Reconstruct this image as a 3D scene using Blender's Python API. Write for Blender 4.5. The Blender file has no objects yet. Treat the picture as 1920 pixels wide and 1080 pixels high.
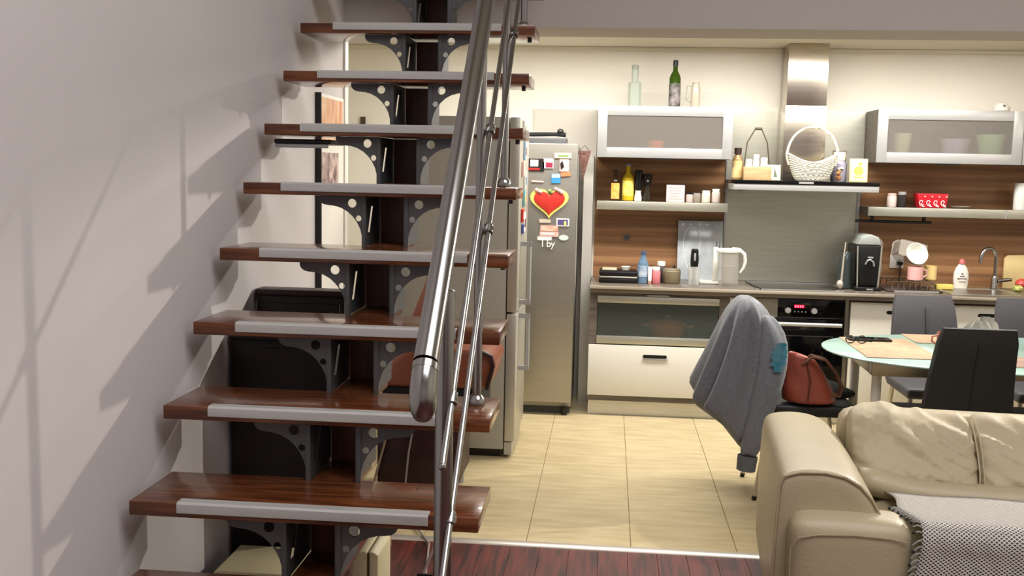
import bpy, bmesh, math, random
from mathutils import Vector, Matrix, noise
random.seed(7)
PI = math.pi
S = bpy.context.scene
COL = S.collection

# ------------------------------------------------------------------ camera
F_PX, PITCH, YAW, ROLL = 1947.0, 0.11245, 0.09181, -0.02072
cam_d = bpy.data.cameras.new('camera'); cam = bpy.data.objects.new('camera', cam_d); COL.objects.link(cam)
cam_d.sensor_width = 36.0; cam_d.lens = F_PX / 1920 * 36.0; cam_d.clip_start = 0.05
cy, sy, cp, sp, cr, sr = math.cos(YAW), math.sin(YAW), math.cos(PITCH), math.sin(PITCH), math.cos(ROLL), math.sin(ROLL)
rt = Vector((cy, sy, 0)); fw = Vector((-sy*cp, cy*cp, -sp)); dn = -rt.cross(fw)
r2 = rt*cr + dn*sr; d2 = rt*(-sr) + dn*cr
m = Matrix((r2, -d2, -fw)).transposed().to_4x4(); m.translation = Vector((0, 0, 1.55))
cam.matrix_world = m; S.camera = cam

# ------------------------------------------------------------------ world, lights, exposure
w = bpy.data.worlds.new('world'); S.world = w; w.use_nodes = True
w.node_tree.nodes['Background'].inputs[0].default_value = (0.75, 0.74, 0.8, 1)
w.node_tree.nodes['Background'].inputs[1].default_value = 0.05
S.view_settings.view_transform = 'Standard'; S.view_settings.look = 'None'
S.view_settings.gamma = 1.0; S.view_settings.use_curve_mapping = False
S.view_settings.exposure = 0.13
S.render.film_transparent = False
S.cycles.max_bounces = 8; S.cycles.sample_clamp_indirect = 6.0

def area(name, loc, size, power, color, rot=(0, 0, 0), sy_=None, shape='RECTANGLE'):
    l = bpy.data.lights.new(name, 'AREA'); l.energy = power; l.color = color; l.shape = shape
    l.size = size; l.size_y = sy_ or size
    o = bpy.data.objects.new(name, l); o.location = loc; o.rotation_euler = rot; COL.objects.link(o); return o
def bulb(name, loc, power, color, r=0.05):
    l = bpy.data.lights.new(name, 'POINT'); l.energy = power; l.color = color; l.shadow_soft_size = r
    o = bpy.data.objects.new(name, l); o.location = loc; COL.objects.link(o); return o
def spot(name, loc, target, power, color, cone, blend=0.25, r=0.03):
    l = bpy.data.lights.new(name, 'SPOT'); l.energy = power; l.color = color; l.spot_size = math.radians(cone); l.spot_blend = blend; l.shadow_soft_size = r
    o = bpy.data.objects.new(name, l); o.location = loc; COL.objects.link(o)
    o.rotation_euler = (Vector(target)-Vector(loc)).to_track_quat('-Z', 'Y').to_euler(); return o
spot('track_spot_light', (2.95, 5.80, 2.355), (-1.2, 3.0, 1.05), 300, (1.0, 0.94, 0.84), 66, 0.3, 0.03)
bulb('dining_lamp_light', (3.35, 5.3, 2.10), 8, (1.0, 0.93, 0.84), 0.08)
area('kitchen_ceiling_light', (0.75, 6.05, 2.37), 3.4, 104, (1.0, 0.965, 0.905), sy_=0.30)
area('living_ceiling_light', (1.3, 0.9, 4.45), 3.0, 158, (1.0, 0.98, 1.0), sy_=3.0)

# ------------------------------------------------------------------ materials
def lin(c): return tuple((x/255/12.92 if x/255 <= 0.04045 else ((x/255+0.055)/1.055)**2.4) for x in c)
MATS = {}
def mat(name, rgb, rough=0.5, metal=0.0, spec=0.5, var=0.0, vscale=6, bump=0.0, bscale=40, stretch=(1, 1, 1),
        trans=0.0, ior=1.45, emit=None, estr=0.0, coat=0.0, rgb2=None, alpha=1.0, sheen=0.0):
    if name in MATS: return MATS[name]
    M = bpy.data.materials.new(name); M.use_nodes = True; MATS[name] = M
    nt = M.node_tree; b = nt.nodes['Principled BSDF']; c = lin(rgb) + (1,)
    b.inputs['Base Color'].default_value = c; b.inputs['Roughness'].default_value = rough
    b.inputs['Metallic'].default_value = metal; b.inputs['Specular IOR Level'].default_value = spec
    b.inputs['Transmission Weight'].default_value = trans; b.inputs['IOR'].default_value = ior
    b.inputs['Coat Weight'].default_value = coat; b.inputs['Alpha'].default_value = alpha
    b.inputs['Sheen Weight'].default_value = sheen
    if emit: b.inputs['Emission Color'].default_value = lin(emit)+(1,); b.inputs['Emission Strength'].default_value = estr
    tc = nt.nodes.new('ShaderNodeTexCoord'); mp = nt.nodes.new('ShaderNodeMapping'); mp.inputs['Scale'].default_value = stretch
    nt.links.new(tc.outputs['Object'], mp.inputs['Vector'])
    if var > 0 or rgb2:
        n = nt.nodes.new('ShaderNodeTexNoise'); n.inputs['Scale'].default_value = vscale; n.inputs['Detail'].default_value = 5
        nt.links.new(mp.outputs[0], n.inputs['Vector'])
        r = nt.nodes.new('ShaderNodeValToRGB'); nt.links.new(n.outputs['Fac'], r.inputs[0])
        r.color_ramp.elements[0].position = 0.35; r.color_ramp.elements[1].position = 0.65
        if rgb2: c0, c1 = lin(rgb2)+(1,), c
        else: c0 = tuple(x*(1-var) for x in c[:3])+(1,); c1 = tuple(min(1, x*(1+var)) for x in c[:3])+(1,)
        r.color_ramp.elements[0].color = c0; r.color_ramp.elements[1].color = c1
        nt.links.new(r.outputs[0], b.inputs['Base Color'])
    if bump > 0:
        n2 = nt.nodes.new('ShaderNodeTexNoise'); n2.inputs['Scale'].default_value = bscale; n2.inputs['Detail'].default_value = 4
        nt.links.new(mp.outputs[0], n2.inputs['Vector'])
        bp = nt.nodes.new('ShaderNodeBump'); bp.inputs['Strength'].default_value = bump; bp.inputs['Distance'].default_value = 0.01
        nt.links.new(n2.outputs['Fac'], bp.inputs['Height']); nt.links.new(bp.outputs[0], b.inputs['Normal'])
    return M
def wood(name, a, b_, rough=0.35, stretch=(1, 14, 14), scale=3, coat=0.0, mid=None):
    M = mat(name, a, rough=rough, coat=coat, rgb2=b_, vscale=scale, stretch=stretch, bump=0.05, bscale=scale*6)
    if mid:
        for n in M.node_tree.nodes:
            if n.type == 'VALTORGB':
                e = n.color_ramp.elements.new(0.5); e.color = lin(mid)+(1,)
    return M
wall_grey = mat('wall_grey', (202, 196, 195), rough=0.9, var=0.015, vscale=1.5, bump=0.03, bscale=200)
wall_cream = mat('wall_cream', (240, 235, 224), rough=0.85, var=0.02, vscale=2, bump=0.02, bscale=200)
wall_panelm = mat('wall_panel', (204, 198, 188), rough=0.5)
ceil_m = mat('ceiling_white', (225, 218, 200), rough=0.9)
beam_m = mat('beam_grey', (178, 171, 166), rough=0.9)
tile_m = mat('floor_tile', (202, 186, 147), rough=0.34, spec=0.4, rgb2=(186, 168, 129), vscale=5, stretch=(1, 5, 1), bump=0.02, bscale=30)
grout_m = mat('grout', (150, 132, 96), rough=0.9)
plank_m = wood('dark_plank', (104, 42, 32), (50, 18, 15), rough=0.5, coat=0.0, stretch=(16, 1.2, 1), scale=3, mid=(84, 34, 28))
strip_m = mat('threshold_metal', (214, 206, 196), rough=0.35, metal=0.6)
tread_m = wood('tread_wood', (118, 68, 38), (74, 38, 20), rough=0.2, stretch=(1.2, 14, 14), scale=4, coat=0.3, mid=(96, 52, 28))
riser_m = wood('riser_wood', (112, 62, 28), (70, 36, 18), rough=0.4, stretch=(10, 10, 1), scale=3)
nosing_m = mat('nosing_alu', (190, 189, 186), rough=0.45, metal=0.3, var=0.05, vscale=3, stretch=(1, 30, 30))
bracket_m = mat('bracket_grey', (92, 92, 94), rough=0.55, metal=0.5, bump=0.1, bscale=300)
chrome = mat('chrome_tube', (158, 158, 156), rough=0.22, metal=1.0)
brushed = mat('brushed_steel', (200, 199, 186), rough=0.4, metal=0.85, var=0.05, vscale=4, stretch=(1, 30, 30), bump=0.04, bscale=60)
brushed_v = mat('brushed_steel_vertical', (186, 182, 174), rough=0.32, metal=1.0, var=0.05, vscale=4, stretch=(30, 30, 1), bump=0.03, bscale=60)
fridge_m = mat('fridge_steel', (160, 156, 148), rough=0.38, metal=0.85, var=0.03, vscale=3, stretch=(1, 1, 20))
fridge_side = mat('fridge_side_grey', (166, 163, 152), rough=0.6)
alu = mat('alu_frame', (174, 174, 174), rough=0.35, metal=0.35, var=0.03, vscale=3, stretch=(1, 1, 30))
white_gloss = mat('white_gloss', (222, 219, 209), rough=0.25)
white_pl = mat('white_plastic', (238, 234, 224), rough=0.4)
plinth_m = mat('plinth_steel', (206, 204, 198), rough=0.3, metal=0.7, stretch=(1, 1, 40), var=0.06, vscale=3)
walnut = wood('walnut_panel', (188, 144, 102), (124, 88, 62), rough=0.42, stretch=(0.35, 12, 14), scale=1.3, mid=(156, 114, 78))
cab_grey = wood('grey_oak', (112, 102, 92), (88, 80, 72), rough=0.5, stretch=(1, 12, 12), scale=3)
worktop_m = mat('worktop', (116, 106, 96), rough=0.25, metal=0.3, var=0.08, vscale=3, stretch=(1, 10, 10))
worktop_edge = mat('worktop_edge_trim', (214, 204, 186), rough=0.3, metal=0.6)
black_m = mat('black_plastic', (18, 18, 19), rough=0.35)
black_gl = mat('black_glass', (8, 8, 9), rough=0.08)
dark_m = mat('dark_void', (12, 11, 11), rough=0.8)
frost_m = mat('frosted_glass', (140, 134, 128), rough=0.3, alpha=0.38)
frost_d = mat('frosted_glass_dark', (92, 98, 94), rough=0.3, alpha=0.34)
glass_c = mat('clear_glass', (226, 228, 222), rough=0.06, alpha=0.32)
leather = mat('cream_leather', (174, 161, 131), rough=0.42, var=0.035, vscale=5, bump=0.12, bscale=120)
chair_black = mat('black_leather', (32, 32, 34), rough=0.45, bump=0.08, bscale=150)
chair_grey = mat('charcoal_leather', (74, 73, 76), rough=0.5, bump=0.08, bscale=150)
denim_g = mat('grey_knit', (108, 110, 117), rough=0.95, var=0.1, vscale=60, bump=0.3, bscale=200, sheen=0.3)
teal_m = mat('teal_print', (42, 112, 132), rough=0.9, rgb2=(90, 130, 146), vscale=25)
redbag = mat('red_brown_leather', (140, 66, 50), rough=0.3, var=0.15, vscale=8, bump=0.25, bscale=20)
brownl = mat('brown_leather', (132, 74, 52), rough=0.35, var=0.12, vscale=6, bump=0.2, bscale=20)
maroon = wood('maroon_wood', (52, 22, 20), (38, 16, 15), rough=0.45, stretch=(1, 1, 14), scale=4)
darkcab = wood('dark_wenge', (34, 22, 20), (20, 14, 13), rough=0.5, stretch=(1, 12, 12), scale=4)

# ------------------------------------------------------------------ mesh helpers
class MB:
    def __init__(s): s.v = []; s.f = []
    def add(s, vs, fs):
        o = len(s.v); s.v += [tuple(v) for v in vs]; s.f += [tuple(i+o for i in f) for f in fs]; return s
    def box(s, x0, y0, z0, x1, y1, z1):
        return s.add([(x0,y0,z0),(x1,y0,z0),(x1,y1,z0),(x0,y1,z0),(x0,y0,z1),(x1,y0,z1),(x1,y1,z1),(x0,y1,z1)],
                     [(0,3,2,1),(4,5,6,7),(0,1,5,4),(1,2,6,5),(2,3,7,6),(3,0,4,7)])
    def rings(s, rs, cap=True, close=False):
        n = len(rs[0]); vs = [p for r in rs for p in r]; fs = []
        k = len(rs)
        for i in range(k if close else k-1):
            for j in range(n):
                a = i*n+j; b = i*n+(j+1) % n; c = ((i+1) % k)*n+(j+1) % n; d = ((i+1) % k)*n+j
                fs.append((a, b, c, d))
        if cap and not close: fs.append(tuple(range(n-1, -1, -1))); fs.append(tuple((k-1)*n+j for j in range(n)))
        return s.add(vs, fs)
    def tube(s, pts, r, n=12, cap=True, close=False):
        pts = [Vector(p) for p in pts]; rs = []; k = len(pts); up = None
        for i, p in enumerate(pts):
            a = pts[(i-1) % k] if (close or i > 0) else p; b = pts[(i+1) % k] if (close or i < k-1) else p
            t = (b-a).normalized()
            if up is None: up = t.orthogonal().normalized()
            up = (up - t*up.dot(t)).normalized(); sd = t.cross(up)
            rr = r[i] if isinstance(r, (list, tuple)) else r
            rs.append([p + up*math.cos(2*PI*j/n)*rr + sd*math.sin(2*PI*j/n)*rr for j in range(n)])
        return s.rings(rs, cap, close)
    def cyl(s, p0, p1, r, n=16): return s.tube([p0, p1], r, n)
    def lathe(s, prof, c=(0, 0, 0), n=20, sx=1, sy_=1):
        rs = [[(c[0]+max(r, 1e-4)*sx*math.cos(2*PI*j/n), c[1]+max(r, 1e-4)*sy_*math.sin(2*PI*j/n), c[2]+z) for j in range(n)] for r, z in prof]
        return s.rings(rs, True)
    def prism(s, poly, plane, d0, d1, holes=None):
        def P(a, b, d): return {'xz': (a, d, b), 'xy': (a, b, d), 'yz': (d, a, b)}[plane]
        if not holes:
            n = len(poly); vs = [P(a, b, d0) for a, b in poly]+[P(a, b, d1) for a, b in poly]
            return s.add(vs, [tuple(range(n)), tuple(range(2*n-1, n-1, -1))]+[(i, i+n, (i+1) % n+n, (i+1) % n) for i in range(n)])
        bm = bmesh.new(); es = []
        for lp in [poly]+holes:
            vv = [bm.verts.new(P(a, b, d0)) for a, b in lp]
            es += [bm.edges.new((vv[i], vv[(i+1) % len(vv)])) for i in range(len(vv))]
        r = bmesh.ops.triangle_fill(bm, edges=es, use_beauty=True)
        fs = [g for g in r['geom'] if isinstance(g, bmesh.types.BMFace)]
        ex = bmesh.ops.extrude_face_region(bm, geom=fs)
        off = Vector(P(0, 0, d1-d0)) - Vector(P(0, 0, 0))
        bmesh.ops.translate(bm, verts=[g for g in ex['geom'] if isinstance(g, bmesh.types.BMVert)], vec=off)
        bm.verts.index_update()
        vs = [v.co.copy() for v in bm.verts]; fc = [tuple(v.index for v in f.verts) for f in bm.faces]; bm.free()
        return s.add(vs, fc)
    def ball(s, c, r, n=12, sz=1.0):
        k = n//2
        return s.lathe([(r*math.sin(PI*i/k), -r*sz*math.cos(PI*i/k)) for i in range(k+1)], c, n)
    def xf(s, M):
        s.v = [tuple(M @ Vector(v)) for v in s.v]; return s

def tag(o, label=None, cat=None, group=None, kind=None):
    if label: o['label'] = label
    if cat: o['category'] = cat
    if group: o['group'] = group
    if kind: o['kind'] = kind
    return o
def build(name, mb, material, parent=None, bevel=0.0, segs=2, sub=0, smooth=True, angle=35, label=None):
    me = bpy.data.meshes.new(name)
    vs = mb.v
    if parent is not None:
        off = Vector(parent.get('_o', (0, 0, 0)))
    else:
        xs, ys, zs = zip(*vs); off = Vector(((min(xs)+max(xs))/2, (min(ys)+max(ys))/2, min(zs)))
    me.from_pydata([tuple(Vector(v)-off) for v in vs], [], mb.f); me.validate()
    bm = bmesh.new(); bm.from_mesh(me)
    bmesh.ops.recalc_face_normals(bm, faces=bm.faces)
    if bevel > 0:
        ed = [e for e in bm.edges if len(e.link_faces) == 2 and e.calc_face_angle(0) > math.radians(40)]
        bmesh.ops.bevel(bm, geom=ed, offset=bevel, segments=segs, affect='EDGES', profile=0.5, clamp_overlap=True)
    bm.to_mesh(me); bm.free()
    if smooth:
        for p in me.polygons: p.use_smooth = True
        me.set_sharp_from_angle(angle=math.radians(angle))
    me.materials.append(material)
    o = bpy.data.objects.new(name, me); COL.objects.link(o)
    if parent is not None: o.parent = parent; o['_o'] = tuple(off)
    else: o.location = off; o['_o'] = tuple(off)
    if sub:
        md = o.modifiers.new('subsurf', 'SUBSURF'); md.levels = sub; md.render_levels = sub
    if label: o['label'] = label
    return o
def thing(name, loc, label, cat, group=None):
    o = bpy.data.objects.new(name, None); COL.objects.link(o); o.location = loc; o['_o'] = tuple(loc)
    o.empty_display_size = 0.1
    return tag(o, label, cat, group)
def structure(name, mb, material, **k): return tag(build(name, mb, material, **k), kind='structure')
def copy_tree(o, parent=None):
    c = o.copy(); COL.objects.link(c); c.parent = parent
    for ch in list(o.children): copy_tree(ch, c)
    return c
def B(*a): return MB().box(*a)

# ------------------------------------------------------------------ room shell
XW = -1.30
structure('wall_left', B(XW-0.15, -3.0, 0, XW, 5.0, 4.6), wall_grey)
structure('wall_back', B(-2.4, 7.15, 0, 4.6, 7.3, 2.6), wall_cream)
structure('wall_far_left', B(-2.5, 5.0, 0, -2.4, 7.15, 2.6), wall_cream)
structure('wall_hall', B(-2.5, 4.9, 0, XW-0.15, 5.0, 2.6), wall_cream)
structure('wall_right', B(4.5, -3.0, 0, 4.6, 7.15, 4.6), wall_cream)
structure('wall_front', B(XW-0.15, -3.1, 0, 4.6, -3.0, 4.6), wall_grey)
structure('ceiling', B(XW-0.15, -3.1, 4.6, 4.6, 5.3, 4.7), ceil_m)
structure('ceiling_hall', B(-2.5, 5.0, 2.39, XW, 5.34, 2.6), ceil_m)
structure('ceiling_kitchen', B(-2.5, 5.34, 2.39, 4.6, 7.2, 2.6), ceil_m)
structure('trim_beam', B(XW-0.0, 5.0, 2.225, 4.5, 5.34, 2.6), beam_m)
structure('wall_gallery', B(XW-0.0, 5.02, 2.6, 4.5, 5.2, 4.6), beam_m)
structure('trim_hall_corner', B(XW-0.15, 4.995, 0, XW+0.012, 5.055, 2.225), white_pl, bevel=0.004)
structure('trim_back_cornice', B(-2.4, 7.12, 2.362, 4.5, 7.15, 2.39), ceil_m, bevel=0.006)
# thin flat panel, greyer than the wall, between the fridge and the kitchen run
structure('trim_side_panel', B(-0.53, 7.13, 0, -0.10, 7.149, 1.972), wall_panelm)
structure('trim_end_panel', B(-0.175, 6.92, 0, -0.112, 7.13, 1.66), mat('end_panel', (206, 203, 196), rough=0.35, metal=0.3))

# kitchen floor: individually laid tiles
fl = structure('floor', B(-2.45, 4.19, -0.05, 4.55, 7.2, -0.004), grout_m)
TS = 0.4385
tile_mesh = None
k0 = 0
for i in range(-6, 10):
    for j in range(0, 7):
        x0 = 0.132+TS*i; y0 = 7.15-TS*(j+1)
        if x0 < -2.46 or x0+TS > 4.6: continue
        y1 = y0+TS; y0c = max(y0, 4.205)
        if y1 < 4.3: continue
        g = 0.0018
        t = build('tile', B(x0+g, y0c+0.0004, -0.006, x0+TS-g, y1-0.0004, 0.0), tile_m, fl, bevel=0.0006, segs=1)
structure('trim_threshold', MB().prism([(4.155, 0), (4.165, 0.006), (4.2, 0.007), (4.212, 0.0)], 'yz', -1.3, 4.5), strip_m)
wf = structure('floor_living', B(-1.3, -3.0, -0.05, 4.5, 4.19, -0.004), dark_m)
for i in range(-11, 38):
    x0 = 0.116+0.12*i
    if x0 < -1.31 or x0 > 4.4: continue
    off = random.uniform(0, 1.2)
    ys = [-3.0, 0.6+off, 1.9+off, 4.16] if x0 < 2.2 else [-3.0, 4.16]
    for a, b_ in zip(ys[:-1], ys[1:]):
        x0c = max(x0, -1.298)
        build('plank', B(x0c+0.0006, a+0.0006, -0.006, x0+0.1194, b_-0.0006, 0.0), plank_m, wf, bevel=0.0008, segs=1)

# ------------------------------------------------------------------ staircase
SX0, SX1 = -1.266, -0.316
RISE, GO = 0.2116, 0.2250
def TY(n): return 2.61+GO*(n-3)
def TZ(n): return 0.645+RISE*(n-3)
stair = thing('staircase', (-0.79, 2.2, 0), 'open staircase with dark wooden treads, grey brackets and steel tube railing', 'staircase')
DEP = 0.28
CXL, CXR = -0.842, -0.703
def circ(x, z, r, n=16): return [(x+r*math.cos(-2*PI*i/n), z+r*math.sin(-2*PI*i/n)) for i in range(n)]
for n in range(1, 14):
    y, z = TY(n), TZ(n)
    if y > 4.75: continue
    tr = build('tread', B(SX0, y, z-0.040, SX1, y+DEP, z), tread_m, stair, bevel=0.003)
    # aluminium nosing strip wrapped over the front edge
    prof = [(y+0.032, z+0.0035), (y+0.001, z+0.0035), (y-0.0045, z-0.002), (y-0.0055, z-0.010), (y-0.0045, z-0.026), (y-0.0005, z-0.028), (y+0.0005, z-0.002), (y+0.032, z+0.0005)]
    ns = build('nosing_strip', MB().prism(prof, 'yz', SX0+0.135, SX1-0.133), nosing_m, tr, label='grey metal anti-slip strip')
    # support module under this tread: corbel plate, two cheeks, wooden block
    if n >= 1:
        yb = y+0.035; zt = z-0.041; zb = z-RISE+0.0 if n > 1 else 0.0
        h = zt-zb
        L = []
        outer = [(0.0, 0.0), (0.0, -0.012), (0.006, -0.022), (0.016, -0.029), (0.03, -0.032), (0.055, -0.034), (0.08, -0.041), (0.102, -0.053), (0.121, -0.070), (0.136, -0.090), (0.147, -0.112), (0.153, -0.135), (0.156, -h)]
        poly = [(-1.008+a, zt+b_) for a, b_ in outer]+[(CXL, zb), (CXL, zt)]
        build('corbel_plate', MB().prism(poly, 'xz', yb, yb+0.006, [circ(-0.890, zt-0.024, 0.0155), circ(-0.867, zt-0.076, 0.0105)]), bracket_m, stair, smooth=False)
        mx = CXL+CXR
        polyr = [(mx-a, b_) for a, b_ in poly][::-1]
        build('corbel_plate', MB().prism(polyr, 'xz', yb, yb+0.006, [circ(mx+0.890, zt-0.024, 0.0155), circ(mx+0.867, zt-0.076, 0.0105)]), bracket_m, stair, smooth=False)
        y1 = yb+0.245
        # left cheek with its slanted slot, right cheek plain
        slot = [(yb+0.030, zb+0.045), (yb+0.062, zb+0.045), (yb+0.112, zb+0.135), (yb+0.080, zb+0.135)]
        rect = [(yb, zb), (y1, zb), (y1, zt), (yb, zt)]
        build('cheek_plate', MB().prism(rect, 'yz', CXL, CXL+0.002, [slot] if n > 1 else None), bracket_m, stair, smooth=False)
        build('cheek_plate', MB().prism(rect, 'yz', CXR-0.005, CXR), bracket_m, stair, smooth=False)
        build('riser_block', B(CXL+0.006, y1-0.03, zb+0.001, CXR-0.006, y1-0.005, zt-0.001), riser_m, stair)
        build('floor_block', B(CXL+0.006, yb+0.021, zb-0.020, CXR-0.006, y1-0.031, zb+0.002), riser_m, stair)
        build('flange', MB().box(CXL-0.012, yb-0.004, zb, CXL+0.001, yb-0.0005, zt), bracket_m, stair)
        build('flange', MB().box(CXR-0.001, yb-0.004, zb, CXR+0.012, yb-0.0005, zt), bracket_m, stair)
        build('fixing_screw', MB().tube([(-0.97, y+0.12, z-0.052), (-0.97, y+0.12, z-0.040)], 0.008, 8), black_m, stair)
        build('fixing_screw', MB().tube([(-0.345, y+0.12, z-0.056), (-0.345, y+0.12, z-0.040)], 0.009, 8), black_m, stair)
# hand rail
def railp(Y, dz=0.0): return 1.14+0.955*(Y-2.1)+dz
rx = -0.372
pts = [(rx, Y, railp(Y)) for Y in (2.11, 3.0, 4.0, 4.9)]
build('handrail', MB().tube(pts, 0.0265, 24), chrome, stair, label='wide polished steel handrail tube')
elb = [(rx, a, b_) for a, b_ in ((2.108, 1.140), (2.094, 1.122), (2.084, 1.100), (2.080, 1.078), (2.083, 1.058), (2.092, 1.044), (2.100, 1.038), (2.104, 1.036))]
build('handrail_end', MB().tube(elb, [0.0275, 0.028, 0.0285, 0.029, 0.028, 0.023, 0.014, 0.006], 24), chrome, stair, label='rounded cap at the lower end of the handrail')
build('handrail_collar', MB().tube([(rx, 2.100, 1.1305), (rx, 2.112, 1.142)], 0.0285, 24), chrome, stair)
for Y, n, r in ((2.33, 1, 0.0215), (3.0, 4, 0.0135), (3.675, 7, 0.0135), (4.35, 10, 0.0135)):
    px = -0.366 if n == 1 else -0.374
    zf = TZ(n)-0.0
    zt = railp(Y)-(0.085 if n == 1 else 0.035)
    po = build('post', MB().tube([(px, Y, zf), (px, Y, zt), (px, Y, zt+0.006)], [r, r, r*0.5], 16), chrome, stair)
    build('post_foot', MB().lathe([(0.0, 0), (0.024, 0.0), (0.026, 0.010), (0.022, 0.024), (r+0.001, 0.032)], (px, Y, zf), 16), chrome, po)
    build('rail_peg', MB().tube([(px, Y, zt-0.02), (rx, Y, railp(Y)-0.02)], 0.006, 8), chrome, po)
    for dz in (-0.335, -0.620):
        zc = railp(Y)+dz
        if zc < zf+0.05: continue
        cl = MB().tube([(px, Y, zc), (-0.335, Y, zc)], 0.010, 10)
        cl.tube([(-0.348, Y-0.010, zc-0.010), (-0.348, Y+0.010, zc+0.010)], 0.0135, 12)
        build('rod_clamp', cl, chrome, po)
for dz, ya in ((-0.335, 2.20), (-0.620, 1.95)):
    ps = [(-0.348, Y, railp(Y)+dz) for Y in (ya, 3.0, 4.0, 4.9)]
    build('rail_rod', MB().tube(ps, 0.0078, 12), chrome, stair)
    build('rod_tip', MB().ball(ps[0], 0.0095, 10), chrome, stair)
ladder_x = None

# ------------------------------------------------------------------ kitchen run
# left base cabinet
c = thing('base_cabinet', (0.325, 6.55, 0), 'base cabinet with frosted glass drawer above white drawer, next to the tall fridge', 'cabinet')
X0, X1 = -0.106, 0.765
cb = MB(); cb.box(X0, 6.57, 0.10, X0+0.018, 7.13, 0.80); cb.box(X1-0.018, 6.57, 0.10, X1, 7.13, 0.80)
cb.box(X0+0.018, 7.11, 0.10, X1-0.018, 7.13, 0.80); cb.box(X0+0.018, 6.57, 0.10, X1-0.018, 7.11, 0.118); cb.box(X0+0.018, 6.57, 0.478, X1-0.018, 7.11, 0.496)
build('body', cb, cab_grey, c)
fr = MB(); fr.box(X0, 6.552, 0.470, X0+0.048, 6.57, 0.80); fr.box(X1-0.06, 6.552, 0.470, X1, 6.57, 0.80); fr.box(X0+0.048, 6.552, 0.778, X1-0.06, 6.57, 0.80)
build('front_frame', fr, cab_grey, c)
dr = build('glass_drawer', MB().box(-0.057, 6.545, 0.734, 0.704, 6.568, 0.778).box(-0.057, 6.545, 0.472, 0.704, 6.568, 0.522), brushed, c, bevel=0.0015, label='brushed metal rails holding the frosted drawer front')
build('pane', B(-0.055, 6.550, 0.522, 0.702, 6.556, 0.734), frost_d, dr)
build('handle', MB().prism([(0.245, 0.786), (0.265, 0.792), (0.38, 0.792), (0.40, 0.786), (0.385, 0.781), (0.26, 0.781)], 'xz', 6.535, 6.552), alu, dr)
dw = build('drawer', B(X0, 6.545, 0.137, X1, 6.57, 0.464), white_gloss, c, bevel=0.002, label='white drawer front')
hn = [(0.238, 0.400), (0.244, 0.409), (0.384, 0.409), (0.392, 0.400), (0.384, 0.388), (0.244, 0.388)]
build('handle', MB().prism([(a, b_-0.001) for a, b_ in hn], 'xz', 6.5425, 6.5455), black_m, dw)
build('handle_lip', MB().prism([(0.236, 0.386), (0.396, 0.386), (0.392, 0.381), (0.24, 0.381)], 'xz', 6.536, 6.546), alu, dw)
build('plinth', B(X0+0.005, 6.60, 0.0, X1-0.002, 6.62, 0.10), plinth_m, c)
build('plinth_rail', B(X0, 6.56, 0.10, X1, 6.60, 0.137), cab_grey, c)
# casserole in the drawer
pot = thing('casserole', (0.40, 6.76, 0.4965), 'orange casserole with a lid behind the frosted drawer glass', 'pot')
om = mat('orange_enamel', (226, 140, 44), rough=0.35)
build('bowl', MB().lathe([(0.09, 0), (0.108, 0.008), (0.122, 0.07), (0.126, 0.085), (0.118, 0.085)], (0.40, 6.76, 0.4965), 28), om, pot)
build('lid', MB().lathe([(0.126, 0.086), (0.10, 0.104), (0.05, 0.116), (0.0, 0.119)], (0.40, 6.76, 0.4965), 28), om, pot)
build('knob', MB().lathe([(0.008, 0.119), (0.02, 0.13), (0.018, 0.142), (0.0, 0.146)], (0.40, 6.76, 0.4965), 14), alu, pot)
for s_ in (-1, 1): build('handle', B(0.40+s_*0.14-0.025, 6.73, 0.565, 0.40+s_*0.14+0.025, 6.79, 0.58), om, pot, bevel=0.005)

# narrow white unit
c = thing('narrow_cabinet', (0.835, 6.55, 0), 'narrow white pull-out cabinet between the drawers and the oven', 'cabinet')
build('body', B(0.768, 6.572, 0.10, 0.904, 7.13, 0.80), cab_grey, c)
build('door', B(0.768, 6.55, 0.137, 0.904, 6.57, 0.79), white_gloss, c, bevel=0.002)
build('plinth', B(0.766, 6.60, 0, 0.906, 6.62, 0.10), plinth_m, c)
# oven
c = thing('oven', (1.20, 6.55, 0.1), 'built-in oven with black control panel, red display and steel bar handle', 'oven')
build('body', MB().box(0.925, 6.575, 0.10, 1.474, 7.1, 0.80), dark_m, c)
build('side_trim', B(0.907, 6.548, 0.137, 0.925, 6.575, 0.80), brushed_v, c)
build('side_trim', B(1.474, 6.548, 0.137, 1.494, 6.575, 0.80), brushed_v, c)
pn = build('control_panel', B(0.926, 6.550, 0.672, 1.473, 6.574, 0.798), black_gl, c, bevel=0.002)
build('reflection_plate', B(0.928, 6.5465, 0.676, 1.062, 6.5505, 0.792), mat('panel_reflection_grey', (150, 145, 132), rough=0.4, metal=0.5), pn, label='steel-grey reflection painted on the panel beside the oven display')  # reflection in the black glass, put in as a steel-grey plate
build('display', B(1.165, 6.5475, 0.738, 1.225, 6.5505, 0.757), mat('red_display', (60, 5, 12), rough=0.2, emit=(255, 30, 60), estr=2.0), pn, label='glowing red clock display')
dg = MB()
for k, seg in enumerate((1.174, 1.188, 1.203, 1.216)): dg.box(seg-0.004, 6.5465, 0.743, seg+0.001, 6.5478, 0.753)
build('digit', dg, mat('digit_glow', (255, 120, 140), emit=(255, 120, 140), estr=3), pn)
for kx in (1.125, 1.285):
    build('knob', MB().tube([(kx, 6.549, 0.722), (kx, 6.528, 0.722), (kx, 6.522, 0.722)], [0.020, 0.018, 0.014], 18), alu, pn)
bt = MB()
for bx_ in (1.168, 1.19, 1.212, 1.234): bt.tube([(bx_, 6.549, 0.715), (bx_, 6.544, 0.715)], 0.005, 8)
build('buttons', bt, alu, pn)
od = build('door', B(0.926, 6.550, 0.175, 1.473, 6.574, 0.668), black_gl, c, bevel=0.002, label='black glass oven door')
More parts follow.
